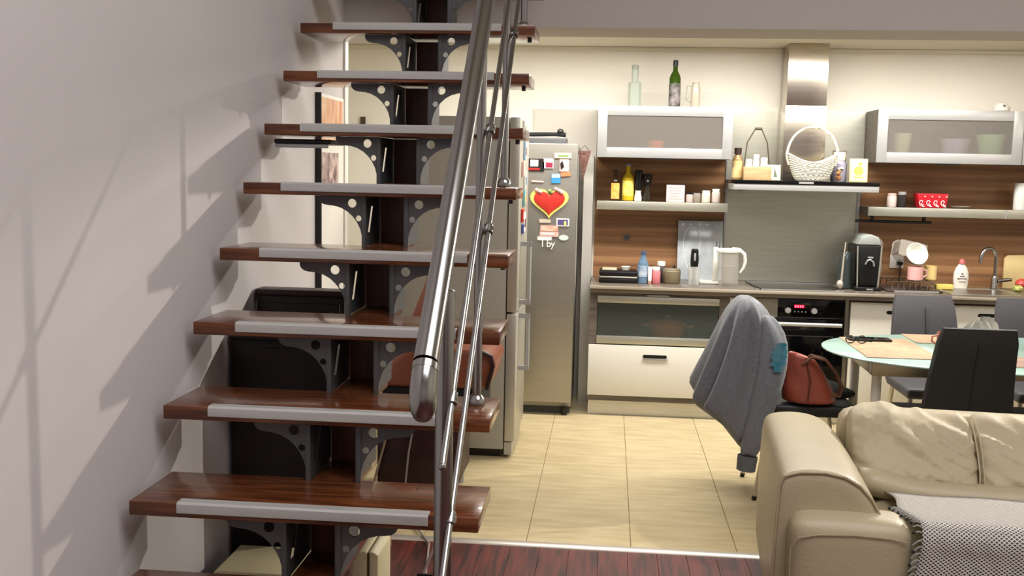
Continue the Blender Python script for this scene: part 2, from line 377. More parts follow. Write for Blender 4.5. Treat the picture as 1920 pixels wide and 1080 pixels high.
build('window_frame', MB().box(0.99, 6.5475, 0.27, 1.41, 6.5502, 0.275).box(0.99, 6.5475, 0.56, 1.41, 6.5502, 0.565), mat('oven_grey', (50, 50, 50)), od)
build('handle', MB().tube([(0.955, 6.50, 0.641), (1.448, 6.50, 0.641)], 0.0125, 12).tube([(0.98, 6.50, 0.641), (0.98, 6.552, 0.641)], 0.008, 8).tube([(1.425, 6.50, 0.641), (1.425, 6.552, 0.641)], 0.008, 8), alu, od)
build('lower_plate', B(0.926, 6.552, 0.137, 1.473, 6.574, 0.172), brushed, c)
build('plinth', B(0.908, 6.60, 0, 1.497, 6.62, 0.10), plinth_m, c)
# right base cabinets
for i, (a, b_, hx) in enumerate(((1.50, 2.104, 1.80), (2.108, 2.71, 2.345), (2.714, 3.316, 2.95))):
    c = thing('base_cabinet', ((a+b_)/2, 6.55, 0), ('white base cabinet right of the oven, behind the far chair with the seam', 'white base cabinet under the sink between the two far chairs', 'white base cabinet at the right edge behind the rightmost chair')[i], 'cabinet')
    build('body', B(a, 6.572, 0.10, b_, 7.13, 0.80), cab_grey, c)
    d_ = build('door', B(a+0.008, 6.55, 0.137, b_-0.006, 6.57, 0.785), white_gloss, c, bevel=0.002)
    build('handle', MB().prism([(hx-0.078, 0.728), (hx-0.07, 0.738), (hx+0.07, 0.738), (hx+0.078, 0.728), (hx+0.07, 0.717), (hx-0.07, 0.717)], 'xz', 6.5465, 6.551), black_m, d_)
    build('plinth', B(a-0.002, 6.60, 0, b_+0.002, 6.62, 0.10), plinth_m, c)
# worktop
wt = thing('worktop', (1.6, 6.8, 0.80), 'long grey worktop with a pale front edge running under the whole kitchen', 'worktop')
build('slab', B(-0.106, 6.505, 0.802, 3.32, 7.13, 0.843), worktop_m, wt, bevel=0.002)
build('front_edge', B(-0.107, 6.498, 0.826, 3.32, 6.506, 0.8445), worktop_edge, wt, bevel=0.001)
# induction hob on the worktop
hb = thing('hob', (1.2, 6.8, 0.844), 'flat black glass hob set into the worktop below the extractor', 'hob')
build('glass', B(0.93, 6.58, 0.8435, 1.46, 7.02, 0.848), mat('hob_glass', (40, 36, 32), rough=0.08), hb, bevel=0.001)
build('rim', B(0.925, 6.575, 0.8435, 1.465, 6.58, 0.849), alu, hb)
build('rim', B(0.925, 7.02, 0.8435, 1.465, 7.025, 0.849), alu, hb)

# wall panels
structure('trim_walnut_backboard', B(-0.10, 7.132, 0.843, 0.768, 7.149, 1.655), walnut)
structure('trim_walnut_backboard_sink', B(1.662, 7.132, 0.843, 3.4, 7.149, 1.655), walnut)
sp_ = thing('steel_splashback', (1.21, 7.14, 0.845), 'brushed steel splashback behind the hob and extractor', 'splashback')
build('panel', B(0.770, 7.128, 0.844, 1.660, 7.149, 1.985), brushed, sp_)
build('edge_trim', B(1.640, 7.118, 0.86, 1.658, 7.1275, 1.48), alu, sp_)
build('edge_trim', B(0.772, 7.118, 0.86, 0.782, 7.1275, 1.65), alu, sp_)
# hood
hd = thing('extractor_hood', (1.215, 6.9, 1.46), 'steel chimney extractor hood with a wide flat canopy and black glass top', 'extractor hood')
build('canopy', B(0.772, 6.65, 1.461, 1.660, 7.115, 1.500), alu, hd, bevel=0.002, label='pale flat steel canopy')
build('glass_top', B(0.770, 6.645, 1.5005, 1.662, 7.115, 1.522), black_gl, hd, bevel=0.002, label='black glass top plate')
build('filter', B(0.85, 6.72, 1.452, 1.58, 7.08, 1.4605), brushed, hd)
build('buttons', B(1.17, 6.643, 1.506, 1.26, 6.6455, 1.518), alu, hd)
chm = mat('chimney_steel', (200, 192, 180), rough=0.24, metal=1.0, var=0.06, vscale=3, stretch=(1, 1, 30), bump=0.03, bscale=40)
build('chimney', B(1.100, 6.85, 1.5225, 1.358, 7.115, 2.0), chm, hd, bevel=0.001)
build('chimney_sleeve', B(1.104, 6.854, 2.0, 1.354, 7.115, 2.389), chm, hd, bevel=0.001)
# shelves
for i, (a, b_, nm) in enumerate(((-0.085, 0.768, 'left steel-fronted wall shelf under the glass wall cabinet, holding oil bottles'), (1.662, 3.2, 'right steel-fronted wall shelf holding the red patterned tin'))):
    s_ = thing('wall_shelf', ((a+b_)/2, 7.0, 1.31), nm, 'shelf')
    build('board', B(a, 6.91, 1.311, b_, 7.130, 1.364), cab_grey, s_)
    build('front_strip', B(a, 6.900, 1.309, b_, 6.9095, 1.366), brushed, s_, bevel=0.001)
    if i: build('joint_cap', B(2.512, 6.897, 1.308, 2.520, 6.8995, 1.367), alu, s_)
ur = thing('utensil_rail', (1.84, 7.0, 1.26), 'thin dark rail hanging under the right wall shelf', 'rail')
build('bar', MB().tube([(1.60, 6.97, 1.272), (2.08, 6.97, 1.270)], 0.009, 10), black_m, ur)
build('bracket', B(1.70, 6.965, 1.275, 1.715, 7.0, 1.3105), black_m, ur)
build('bracket', B(2.03, 6.965, 1.275, 2.045, 7.0, 1.3105), black_m, ur)

# wall cabinets
def wall_cab(a, b_, z0, z1, label, contents=None):
    c = thing('wall_cabinet', ((a+b_)/2, 6.95, z0), label, 'cabinet')
    bd = MB(); bd.box(a, 6.82, z0, a+0.018, 7.13, z1); bd.box(b_-0.018, 6.82, z0, b_, 7.13, z1)
    bd.box(a+0.018, 6.82, z0, b_-0.018, 7.13, z0+0.018); bd.box(a+0.018, 6.82, z1-0.018, b_-0.018, 7.13, z1)
    bd.box(a+0.018, 7.115, z0+0.018, b_-0.018, 7.13, z1-0.018)
    build('body', bd, cab_grey, c)
    w_ = 0.062
    d_ = build('door_stile', B(a, 6.80, z0, a+w_, 6.818, z1), alu, c, bevel=0.0015, label='pale aluminium door frame')
    build('door_stile', B(b_-w_, 6.80, z0, b_, 6.818, z1), alu, c, bevel=0.0015)
    build('frame_rail', B(a+w_, 6.80, z1-w_, b_-w_, 6.818, z1), alu, d_, bevel=0.0015)
    build('frame_rail', B(a+w_, 6.80, z0, b_-w_, 6.818, z0+w_+0.002), alu, d_, bevel=0.0015)
    build('pane', B(a+w_-0.002, 6.806, z0+w_, b_-w_+0.002, 6.811, z1-w_), frost_m, d_)
    mx = (a+b_)/2
    build('handle', MB().prism([(mx-0.075, z0), (mx+0.075, z0), (mx+0.06, z0-0.008), (mx-0.06, z0-0.008)], 'xz', 6.79, 6.806), black_m, d_)
    return c
wall_cab(-0.092, 0.768, 1.650, 1.980, 'frosted glass wall cabinet left of the extractor hood, with bottles on top')
wall_cab(1.668, 2.552, 1.650, 1.982, 'frosted glass wall cabinet right of the extractor hood, showing its brown side')
wall_cab(2.556, 3.30, 1.650, 1.982, 'frosted glass wall cabinet cut off at the right edge of the photo')
# things inside the cabinets
def bowl(x, y, z, r, h, m_, label, cat='bowl', name='bowl'):
    return tag(build(name, MB().lathe([(r*0.5, 0), (r*0.8, h*0.3), (r, h), (r*0.94, h), (r*0.7, h*0.35), (0.0, h*0.12)], (x, y, z), 24), m_), label, cat)
bowl(0.29, 6.90, 1.6685, 0.052, 0.095, mat('coral', (226, 96, 60), rough=0.4), 'orange-red cup standing behind the frosted glass')
bowl(0.19, 6.90, 1.6685, 0.045, 0.045, white_pl, 'small white bowl left of the orange cup behind frosted glass')
bowl(0.44, 6.90, 1.6685, 0.075, 0.05, mat('pale_green', (196, 220, 204), rough=0.3), 'wide pale green bowl behind the frosted glass')
bowl(0.60, 6.90, 1.6685, 0.05, 0.04, white_pl, 'small white dish at the right inside the left glass cabinet')
bowl(1.85, 6.92, 1.6685, 0.06, 0.17, mat('pale_yellow', (206, 204, 160), rough=0.4), 'pale yellow jug behind the right cabinet glass', 'jug', 'jug')
bowl(2.18, 6.92, 1.6685, 0.09, 0.14, mat('pale_lilac', (186, 176, 200), rough=0.4), 'pale lilac bowl behind the right cabinet glass')
bowl(2.40, 6.92, 1.6685, 0.09, 0.17, mat('mint', (170, 206, 160), rough=0.4), 'mint green bowl behind the right cabinet glass')

# ------------------------------------------------------------------ bottles and jars
def bottle(x, y, z, H, R, bodym, neck=0.3, capm=None, labelm=None, lz=(0.15, 0.55), label='', caph=0.06, capr=0.45, name='bottle', sq=False, neckr=0.38, cat='bottle', lid=None):
    t = thing(name, (x, y, z), label, cat)
    hb_ = H*(1-neck)
    ab = 'frosted colourless' in label
    pr = [(R*0.9, 0), (R, H*0.015), (R, hb_*0.97), (R*0.92, hb_), (R*neckr, hb_+0.004), (R*neckr, H*(1-caph))] if ab else [(R*0.9, 0), (R, H*0.015), (R, hb_*0.88), (R*0.85, hb_*0.97), (R*neckr, hb_+H*neck*0.25), (R*neckr*0.95, H*(1-caph))]
    if sq:
        def rr(r): 
            k = r*0.92; e = r*0.35
            return [(k, e-k), (k, k-e), (k-e, k), (e-k, k), (-k, k-e), (-k, e-k), (e-k, -k), (k-e, -k)]
        rs = [[(x+a, y+b_, z+zz) for a, b_ in rr(r)] for r, zz in pr]; g = MB().rings(rs)
    else: g = MB().lathe(pr, (x, y, z), 20)
    build('glass', g, bodym, t)
    if capm: build('cap', MB().lathe([(R*capr, H*(1-caph)), (R*capr, H*0.99), (R*capr*0.8, H)], (x, y, z), 16), capm, t)
    if labelm: 
        if sq: build('label', B(x-R*0.75, y-R*0.93-0.0012, z+hb_*lz[0], x+R*0.75, y-R*0.93+0.0005, z+hb_*lz[1]), labelm, t)
        else: build('label', MB().rings([[(x+(R+0.0012)*math.cos(a), y+(R+0.0012)*math.sin(a), z+hb_*q) for a in [2*PI*i/24 for i in range(24)]] for q in (lz[0], lz[1])], cap=False), labelm, t)
    return t
glassy = mat('pale_glass', (196, 204, 190), rough=0.1, trans=0.6, ior=1.2, alpha=0.75)
green_gl = mat('green_glass', (62, 92, 22), rough=0.08, trans=0.35, ior=1.3)
oil_y = mat('yellow_oil', (226, 196, 46), rough=0.1, trans=0.25, ior=1.2)
oil_d = mat('dark_bottle', (44, 40, 30), rough=0.12)
lab_or = mat('label_orange', (236, 190, 104), rough=0.6, rgb2=(214, 150, 60), vscale=40)
lab_wh = mat('label_white', (232, 226, 214), rough=0.6, rgb2=(150, 146, 140), vscale=30)
lab_bk = mat('label_dark', (60, 62, 54), rough=0.5, rgb2=(160, 150, 150), vscale=24)
lab_ye = mat('label_yellow', (238, 222, 130), rough=0.6, rgb2=(226, 200, 60), vscale=30)
top_z = 1.9808
bottle(0.140, 6.95, top_z, 0.272, 0.046, mat('frosted_bottle', (176, 186, 172), rough=0.25, alpha=0.62), neck=0.42, neckr=0.52, capm=mat('cap_grey', (170, 174, 160), alpha=0.8), capr=0.5, caph=0.10, labelm=None, sq=True, label='frosted colourless square bottle on top of the left wall cabinet')
bottle(0.400, 6.95, top_z, 0.306, 0.037, green_gl, neck=0.30, neckr=0.42, capm=black_m, caph=0.13, capr=0.44, labelm=lab_bk, lz=(0.05, 0.72), label='tall green glass bottle with a dark cap on top of the left wall cabinet')
jg = thing('glass_jug', (0.53, 6.95, top_z), 'small pale glass jug right of the green bottle on the wall cabinet', 'jug')
build('body', MB().lathe([(0.028, 0), (0.030, 0.01), (0.030, 0.12), (0.022, 0.155), (0.024, 0.165), (0.019, 0.163)], (0.535, 6.95, top_z), 20), mat('milky_glass', (208, 194, 174), rough=0.2, alpha=0.75), jg)
build('handle', MB().tube([(0.508, 6.95, top_z+0.14), (0.480, 6.95, top_z+0.14), (0.474, 6.95, top_z+0.06), (0.505, 6.95, top_z+0.03)], 0.005, 8), glassy, jg)
SH = 1.3665
bottle(0.034, 6.99, SH, 0.205, 0.036, mat('brown_oil', (70, 46, 26), rough=0.1), neck=0.42, capm=mat('cap_dark', (40, 36, 34)), labelm=lab_or, lz=(0.10, 0.98), label='dark oil bottle with an orange label, leftmost on the left shelf', sq=True)
bottle(0.118, 6.99, SH, 0.245, 0.038, oil_y, neck=0.32, capm=mat('cap_lilac', (140, 130, 150)), labelm=lab_ye, lz=(0.2, 0.8), label='bright yellow oil bottle on the left shelf')
gm = thing('pepper_grinder', (0.186, 6.99, SH), 'tall black grinder right of the yellow oil bottle', 'grinder')
build('body', MB().lathe([(0.024, 0), (0.026, 0.02), (0.018, 0.06), (0.022, 0.07)], (0.186, 6.99, SH), 18), white_pl, gm, label='clear white grinder base')
build('head', MB().lathe([(0.021, 0.071), (0.026, 0.10), (0.027, 0.19), (0.022, 0.205), (0.0, 0.207)], (0.186, 6.99, SH), 18), black_m, gm)
gm = thing('pepper_grinder', (0.245, 6.99, SH), 'shorter black waisted grinder on the left shelf', 'grinder')
build('body', MB().lathe([(0.025, 0), (0.026, 0.03), (0.016, 0.07), (0.02, 0.10)], (0.245, 6.99, SH), 18), oil_d, gm)
build('head', MB().lathe([(0.02, 0.101), (0.030, 0.15), (0.033, 0.165), (0.028, 0.178), (0.0, 0.18)], (0.245, 6.99, SH), 18), black_m, gm)
build('emblem', MB().tube([(0.247, 6.964, SH+0.135), (0.247, 6.958, SH+0.135)], 0.007, 10), alu, gm)
bx = thing('tea_box', (0.43, 6.98, SH), 'white square printed box in the middle of the left shelf', 'box')
build('carton', B(0.372, 6.95, SH, 0.490, 7.01, SH+0.112), mat('carton_white', (232, 218, 206), rough=0.6), bx, bevel=0.002)
pm = MB()
for k in range(5): pm.box(0.384+0.002*(k % 2), 6.9488, SH+0.018+0.018*k, 0.478-0.008*((k*3) % 4), 6.9499, SH+0.023+0.018*k)
build('print', pm, mat('print_grey', (176, 156, 148)), bx)
def jar(x, y, z, r, h, m_, lm, label, name='spice_jar', cat='jar'):
    t = thing(name, (x, y, z), label, cat)
    build('pot', MB().lathe([(r*0.92, 0), (r, 0.004), (r, h*0.72), (r*0.8, h*0.80)], (x, y, z), 18), m_, t)
    build('lid', MB().lathe([(r*0.88, h*0.80), (r*0.9, h*0.97), (r*0.8, h)], (x, y, z), 18), lm, t)
    return t
jar(0.525, 6.98, SH, 0.024, 0.066, mat('jar_pink', (206, 186, 180), rough=0.3), black_m, 'small jar with a dark lid beside the white box')
jar(0.572, 6.98, SH, 0.026, 0.062, glass_c and mat('jar_grey', (150, 140, 130), rough=0.15), alu, 'round grey glass jar, second after the white box')
jar(0.632, 6.98, SH, 0.029, 0.080, mat('jar_cream', (236, 228, 204), rough=0.4), white_pl, 'cream jar with a white lid on the left shelf', 'spice_jar')
jar(0.697, 6.98, SH, 0.028, 0.092, mat('jar_white_brown', (214, 200, 190), rough=0.3), mat('lid_pale', (226, 226, 224)), 'tall pale jar at the right end of the left shelf')
# right shelf
jar(1.826, 6.98, SH, 0.030, 0.088, mat('jar_pinkwhite', (232, 214, 206), rough=0.4), mat('lid_pinkish', (230, 190, 180)), 'white jar with a pinkish top, leftmost on the right shelf')
jar(1.890, 6.98, SH, 0.029, 0.100, mat('jar_black', (48, 44, 42), rough=0.2), alu, 'dark jar with a bright lid on the right shelf')
tn = thing('patterned_tin', (2.07, 6.99, SH), 'red tin with white scroll pattern on the right shelf', 'tin')
red_m = mat('tin_red', (186, 26, 40), rough=0.35)
build('box', MB().prism([(1.990, SH), (2.158, SH), (2.172, SH+0.092), (1.976, SH+0.092)], 'xz', 6.94, 7.05), red_m, tn, bevel=0.004)
sc = MB()
for k in range(4):
    cx = 2.003+0.045*k
    pts = [(cx+0.019*math.cos(a)*(0.35+a/9), 6.9385, SH+0.035+0.024*math.sin(a)*(0.35+a/9)) for a in [j*0.7 for j in range(9)]]
    sc.tube(pts, 0.0028, 6)
    sc.tube([(cx, 6.9385, SH+0.03), (cx+0.006, 6.9385, SH+0.01), (cx+0.02, 6.9385, SH+0.008)], 0.003, 6)
    sc.ball((cx+0.02, 6.938, SH+0.072), 0.005, 8)
build('scroll_print', sc, mat('scroll_white', (246, 226, 226), rough=0.4), tn)
tag(build('saucer', MB().lathe([(0.03, 0), (0.056, 0.010), (0.062, 0.014), (0.055, 0.013), (0.0, 0.006)], (2.258, 6.98, SH), 22), mat('saucer_pink', (224, 206, 196), rough=0.3)), 'flat pale saucer right of the red tin', 'saucer')
tag(build('paper_roll', MB().lathe([(0.0, 0), (0.045, 0), (0.047, 0.005), (0.047, 0.165), (0.044, 0.172), (0.018, 0.172), (0.018, 0.165), (0.0, 0.165)], (2.635, 6.98, SH), 24), mat('canister_white', (226, 226, 222), rough=0.3)), 'pale cylinder standing at the right end of the right shelf', 'canister')
# small glass dish with dark centre on top of right cabinet
gd = thing('glass_dish', (2.46, 6.95, 1.9828), 'small round glass dish with a dark knob on top of the right wall cabinet', 'dish')
build('dish', MB().lathe([(0.03, 0), (0.05, 0.008), (0.052, 0.03), (0.03, 0.055), (0.0, 0.06)], (2.46, 6.95, 1.9828), 22), mat('pale_dish', (224, 222, 214), rough=0.2), gd)
build('knob', MB().ball((2.46, 6.903, 2.020), 0.009, 10), mat('knob_dark', (110, 106, 100)), gd)

# ------------------------------------------------------------------ things on the hood
HZ = 1.5225
wick = mat('white_wicker', (206, 200, 184), rough=0.7, bump=0.3, bscale=120)
bk = thing('wicker_basket', (1.262, 6.745, HZ), 'white wicker basket with a tall arched handle on the extractor hood', 'basket')
def bring(tt, n=44, dip=0.0):
    rx_, ry_ = 0.093+0.055*tt**0.8, 0.06+0.035*tt
    out = []
    for j in range(n):
        a = 2*PI*j/n
        zz = HZ+0.0085+0.124*tt+0.055*tt*tt*(abs(math.cos(a))**2.0)-0.018*tt
        wob = 0.0018*(1 if (j+int(tt*20)) % 2 else -1)
        out.append((1.262+(rx_+wob)*math.cos(a), 6.745+(ry_+wob)*math.sin(a), zz))
    return out
g = MB()
for q in range(13): g.tube(bring(q/12.0), 0.0062, 6, close=True)
build('weave', g, wick, bk)
build('shell', MB().rings([bring(q/8.0) for q in range(9)], cap=False), wick, bk)
build('base', MB().lathe([(0.0, 0.0), (0.088, 0.0), (0.09, 0.006), (0.0, 0.006)], (1.262, 6.745, HZ), 24, 1, 0.66), wick, bk)
hp = [(1.262+0.158*math.cos(a), 6.745+0.004*math.sin(6*a), HZ+0.155+0.185*math.sin(a)) for a in [PI*i/28 for i in range(29)]]
hp = [(1.262-0.142, 6.745, HZ+0.10)]+hp[::-1]+[(1.262+0.142, 6.745, HZ+0.10)]
g = MB().tube(hp, 0.0075, 8)
tw = [(p[0]+0.006*math.cos(i*1.4), p[1]+0.009*math.sin(i*1.4), p[2]+0.006*math.cos(i*1.4)) for i, p in enumerate(hp)]
g.tube(tw, 0.0045, 6)
build('handle', g, wick, bk)
# wire caddy with crates
cd = thing('wire_caddy', (0.93, 6.85, HZ), 'wooden caddy with a bent dark wire handle at the left of the hood top', 'caddy')
tan = wood('tan_wood', (196, 166, 124), (168, 138, 96), rough=0.6, scale=6)
g = MB(); g.box(0.848, 6.78, HZ, 1.02, 6.79, HZ+0.085); g.box(0.848, 6.90, HZ, 1.02, 6.91, HZ+0.085); g.box(0.848, 6.79, HZ, 0.858, 6.90, HZ+0.085); g.box(1.01, 6.79, HZ, 1.02, 6.90, HZ+0.085); g.box(0.858, 6.79, HZ, 1.01, 6.90, HZ+0.008)
build('tray', g, tan, cd, bevel=0.001)
dkw = mat('dark_wire', (88, 80, 66), rough=0.5, metal=0.6)
build('wire_handle', MB().tube([(0.852, 6.845, HZ+0.08), (0.868, 6.845, HZ+0.24), (0.915, 6.845, HZ+0.325), (0.955, 6.845, HZ+0.325), (0.995, 6.845, HZ+0.24), (1.015, 6.845, HZ+0.08)], 0.004, 8), dkw, cd)
build('grip', MB().tube([(0.912, 6.845, HZ+0.327), (0.958, 6.845, HZ+0.327)], 0.008, 8), dkw, cd)
jar(0.885, 6.845, HZ+0.0085, 0.022, 0.125, white_pl, white_pl, 'white jar at the left inside the wooden caddy on the hood')
jar(0.930, 6.845, HZ+0.0085, 0.020, 0.155, mat('glass_pale', (214, 210, 200), rough=0.15), white_pl, 'tallest pale jar in the middle of the wooden caddy on the hood')
jar(0.980, 6.845, HZ+0.0085, 0.024, 0.135, mat('glass_pale2', (204, 200, 196), rough=0.15), mat('lid_pearl', (236, 228, 222)), 'pale jar with a pearly lid at the right inside the wooden caddy')
bottle(0.815, 6.87, HZ, 0.205, 0.032, mat('amber_glass', (150, 120, 76), rough=0.25), neck=0.30, neckr=0.5, capm=mat('cork_dark', (50, 32, 26)), caph=0.2, capr=0.72, labelm=mat('label_tan', (206, 176, 124), rough=0.6), lz=(0.1, 0.85), label='amber bottle with a dark stopper at the left end of the hood top')
def framed(x, z, wd, ht, y, fm, pm_, label, art, tilt=0.12, name='framed_picture'):
    z += 0.0012; t = thing(name, (x, y, z), label, 'picture')
    g = MB().box(x-wd/2, y-0.004, z, x+wd/2, y+0.008, z+ht)
    M_ = Matrix.Translation((0, y, z)) @ Matrix.Rotation(-tilt, 4, 'X') @ Matrix.Translation((0, -y, -z))
    build('frame', g.xf(M_), fm, t, bevel=0.001)
    build('picture', B(x-wd/2+0.008, y-0.0055, z+0.008, x+wd/2-0.008, y-0.0042, z+ht-0.008).xf(M_), pm_, t)
    build('artwork', art(x, y-0.007, z).xf(M_), mat(name+'_ink_'+label[:6], (110, 116, 100) if 'sail' in label else (196, 190, 84), rough=0.6), t)
def art_sail(x, y, z):
    g = MB()
    g.prism([(x-0.03, z+0.02), (x-0.018, z+0.065), (x-0.008, z+0.02)], 'xz', y, y+0.001)
    g.prism([(x+0.006, z+0.02), (x+0.012, z+0.078), (x+0.03, z+0.02)], 'xz', y, y+0.001)
    return g
def art_lemon(x, y, z):
    g = MB(); g.tube([(x, y, z+0.07), (x, y+0.001, z+0.07)], 0.030, 20); g.tube([(x+0.01, y, z+0.115), (x+0.01, y+0.001, z+0.115)], 0.012, 12); g.box(x-0.03, y, z+0.025, x+0.03, y+0.001, z+0.034)
    return g
cream_p = mat('paper_cream', (240, 232, 210), rough=0.6)
framed(1.03, HZ, 0.10, 0.098, 6.80, cream_p, cream_p, 'small square cream picture of two sail shapes on the hood top', art_sail, name='cream_picture')
framed(1.565, HZ, 0.112, 0.148, 6.80, mat('frame_yellow', (236, 220, 150), rough=0.5), mat('paper_yellow', (238, 230, 176), rough=0.6), 'upright pale yellow picture at the right end of the hood top', art_lemon, name='yellow_picture')
lt = thing('lantern', (1.455, 6.87, HZ), 'glass lantern jar with a dark wire lid behind the yellow picture', 'lantern')
build('jar', MB().lathe([(0.045, 0), (0.05, 0.01), (0.05, 0.11), (0.035, 0.135)], (1.455, 6.87, HZ), 20), mat('lavender_glass', (150, 144, 160), rough=0.2), lt)
build('neck', MB().lathe([(0.037, 0.136), (0.040, 0.17), (0.037, 0.19)], (1.455, 6.87, HZ), 20), mat('cream_glass', (226, 218, 188), rough=0.3), lt)
build('wire', MB().tube([(1.418, 6.87, HZ+0.12), (1.415, 6.87, HZ+0.195), (1.495, 6.87, HZ+0.195), (1.492, 6.87, HZ+0.12)], 0.004, 6), dkw, lt)
build('bow', MB().ball((1.462, 6.815, HZ+0.085), 0.014, 10, 0.7).ball((1.445, 6.817, HZ+0.08), 0.010, 8), white_pl, lt)
tag(build('dried_flower', MB().ball((1.428, 6.74, HZ+0.0265), 0.020, 10).ball((1.425, 6.735, HZ+0.052), 0.015, 8).ball((1.433, 6.74, HZ+0.066), 0.012, 8), mat('dried_brown', (176, 136, 84), rough=0.9, rgb2=(110, 60, 40), vscale=40)), 'small brown dried flower bunch against the wicker basket', 'dried flower')

# ------------------------------------------------------------------ things on the worktop
WZ = 0.8438
gr = thing('contact_grill', (0.075, 6.80, WZ), 'flat black folding grill with a steel band at the left end of the worktop', 'grill')
build('base', B(-0.055, 6.70, WZ, 0.195, 6.92, WZ+0.030), black_m, gr, bevel=0.008)
build('band', B(-0.050, 6.696, WZ+0.032, 0.19, 6.92, WZ+0.043), brushed, gr, bevel=0.003)
build('lid', B(-0.055, 6.70, WZ+0.045, 0.195, 6.92, WZ+0.078), black_m, gr, bevel=0.012)
build('lid_plate', B(-0.035, 6.73, WZ+0.0785, 0.06, 6.88, WZ+0.086), mat('lid_beige', (196, 184, 160), rough=0.4), gr, bevel=0.003)
tag(build('tub', MB().lathe([(0.024, 0), (0.03, 0.02), (0.026, 0.023), (0.0, 0.023)], (0.118, 6.80, WZ+0.0785), 18), white_pl), 'small white tub lying on top of the black grill', 'tub')
bottle(0.228, 6.74, WZ, 0.208, 0.034, mat('blue_pet', (120, 150, 176), rough=0.12, trans=0.4, ior=1.2), neck=0.30, neckr=0.55, capm=mat('cap_blue', (66, 82, 110)), caph=0.13, capr=0.5, labelm=mat('label_blue', (96, 130, 168), rough=0.5, rgb2=(190, 200, 210), vscale=20), lz=(0.3, 0.8), label='blue plastic water bottle on the worktop beside the grill')
tb = thing('cream_tube', (0.268, 6.73, WZ), 'slim white tube standing beside the blue bottle', 'tube')
build('body', MB().rings([[(0.272+0.011*math.cos(a), 6.715+0.011*math.sin(a), WZ+0.02) for a in [PI*i/6 for i in range(12)]], [(0.272+0.014*math.cos(a), 6.715+0.003*math.sin(a), WZ+0.11) for a in [PI*i/6 for i in range(12)]]]), white_pl, tb)
build('cap', MB().lathe([(0.010, 0), (0.011, 0.02)], (0.272, 6.715, WZ), 12), mat('cap_tan', (190, 150, 130)), tb)
jar(0.312, 6.74, WZ, 0.029, 0.108, mat('pink_jar', (206, 120, 126), rough=0.35), white_pl, 'pink jar with a white lid on the worktop')
jar(0.350, 6.86, WZ, 0.030, 0.135, mat('jar_dark2', (70, 64, 66), rough=0.3), white_pl, 'dark jar with a white lid behind the pink jar')
bk2 = thing('sugar_pot', (0.415, 6.80, WZ), 'olive grey pot with a dark knob beside the glass board', 'pot')
build('pot', MB().lathe([(0.052, 0), (0.058, 0.01), (0.060, 0.08), (0.056, 0.086)], (0.415, 6.80, WZ), 24), mat('olive_grey', (128, 118, 92), rough=0.5), bk2)
build('lid', MB().lathe([(0.058, 0.087), (0.05, 0.096), (0.0, 0.100)], (0.415, 6.80, WZ), 24), mat('olive_lid', (116, 106, 84), rough=0.4), bk2)
build('knob', MB().ball((0.43, 6.80, WZ+0.106), 0.010, 8), black_m, bk2)
# glass board
gb = thing('glass_board', (0.61, 7.08, WZ), 'pale grey patterned glass board leaning on the walnut panel', 'board')
gbm = mat('board_glass', (206, 212, 216), rough=0.12, rgb2=(170, 178, 184), vscale=9, spec=0.8)
Mt = Matrix.Translation((0, 7.05, WZ)) @ Matrix.Rotation(-0.14, 4, 'X') @ Matrix.Translation((0, -7.05, -WZ))
build('sheet', B(0.466, 7.05, WZ, 0.765, 7.056, WZ+0.400).xf(Mt), gbm, gb, bevel=0.002)
g = MB()
for k, px in enumerate((0.50, 0.55, 0.61, 0.66)): g.tube([(px, 7.049, WZ+0.375), (px, 7.0475, WZ+0.375)], 0.008, 12)
g.tube([(0.56+0.055*math.sin(a)*(1+0.2*math.cos(a)), 7.0485, WZ+0.21+0.15*math.cos(a)) for a in [2*PI*i/24 for i in range(24)]], 0.003, 6, close=True)
build('print', g.xf(Mt), mat('board_print', (232, 236, 238), rough=0.3), gb)
# milk frother / stick blender in a glass
fr_ = thing('milk_frother', (0.555, 6.74, WZ+0.005), 'black handled stick blender standing in a clear beaker', 'blender')
build('handle', MB().lathe([(0.016, 0.10), (0.025, 0.125), (0.027, 0.16), (0.023, 0.225), (0.016, 0.232)], (0.555, 6.74, WZ), 18), black_m, fr_)
build('shaft', MB().lathe([(0.014, 0.006), (0.018, 0.02), (0.010, 0.05), (0.013, 0.10)], (0.555, 6.74, WZ), 14), mat('shaft_grey', (90, 80, 66), rough=0.3), fr_)
build('switch', B(0.549, 6.712, WZ+0.155, 0.561, 6.717, WZ+0.205), alu, fr_, bevel=0.002)
tag(build('beaker', MB().lathe([(0.034, 0), (0.036, 0.004), (0.040, 0.118), (0.038, 0.118), (0.034, 0.006), (0.0, 0.005)], (0.555, 6.74, WZ), 24), glass_c), 'clear beaker around the stick blender', 'beaker')
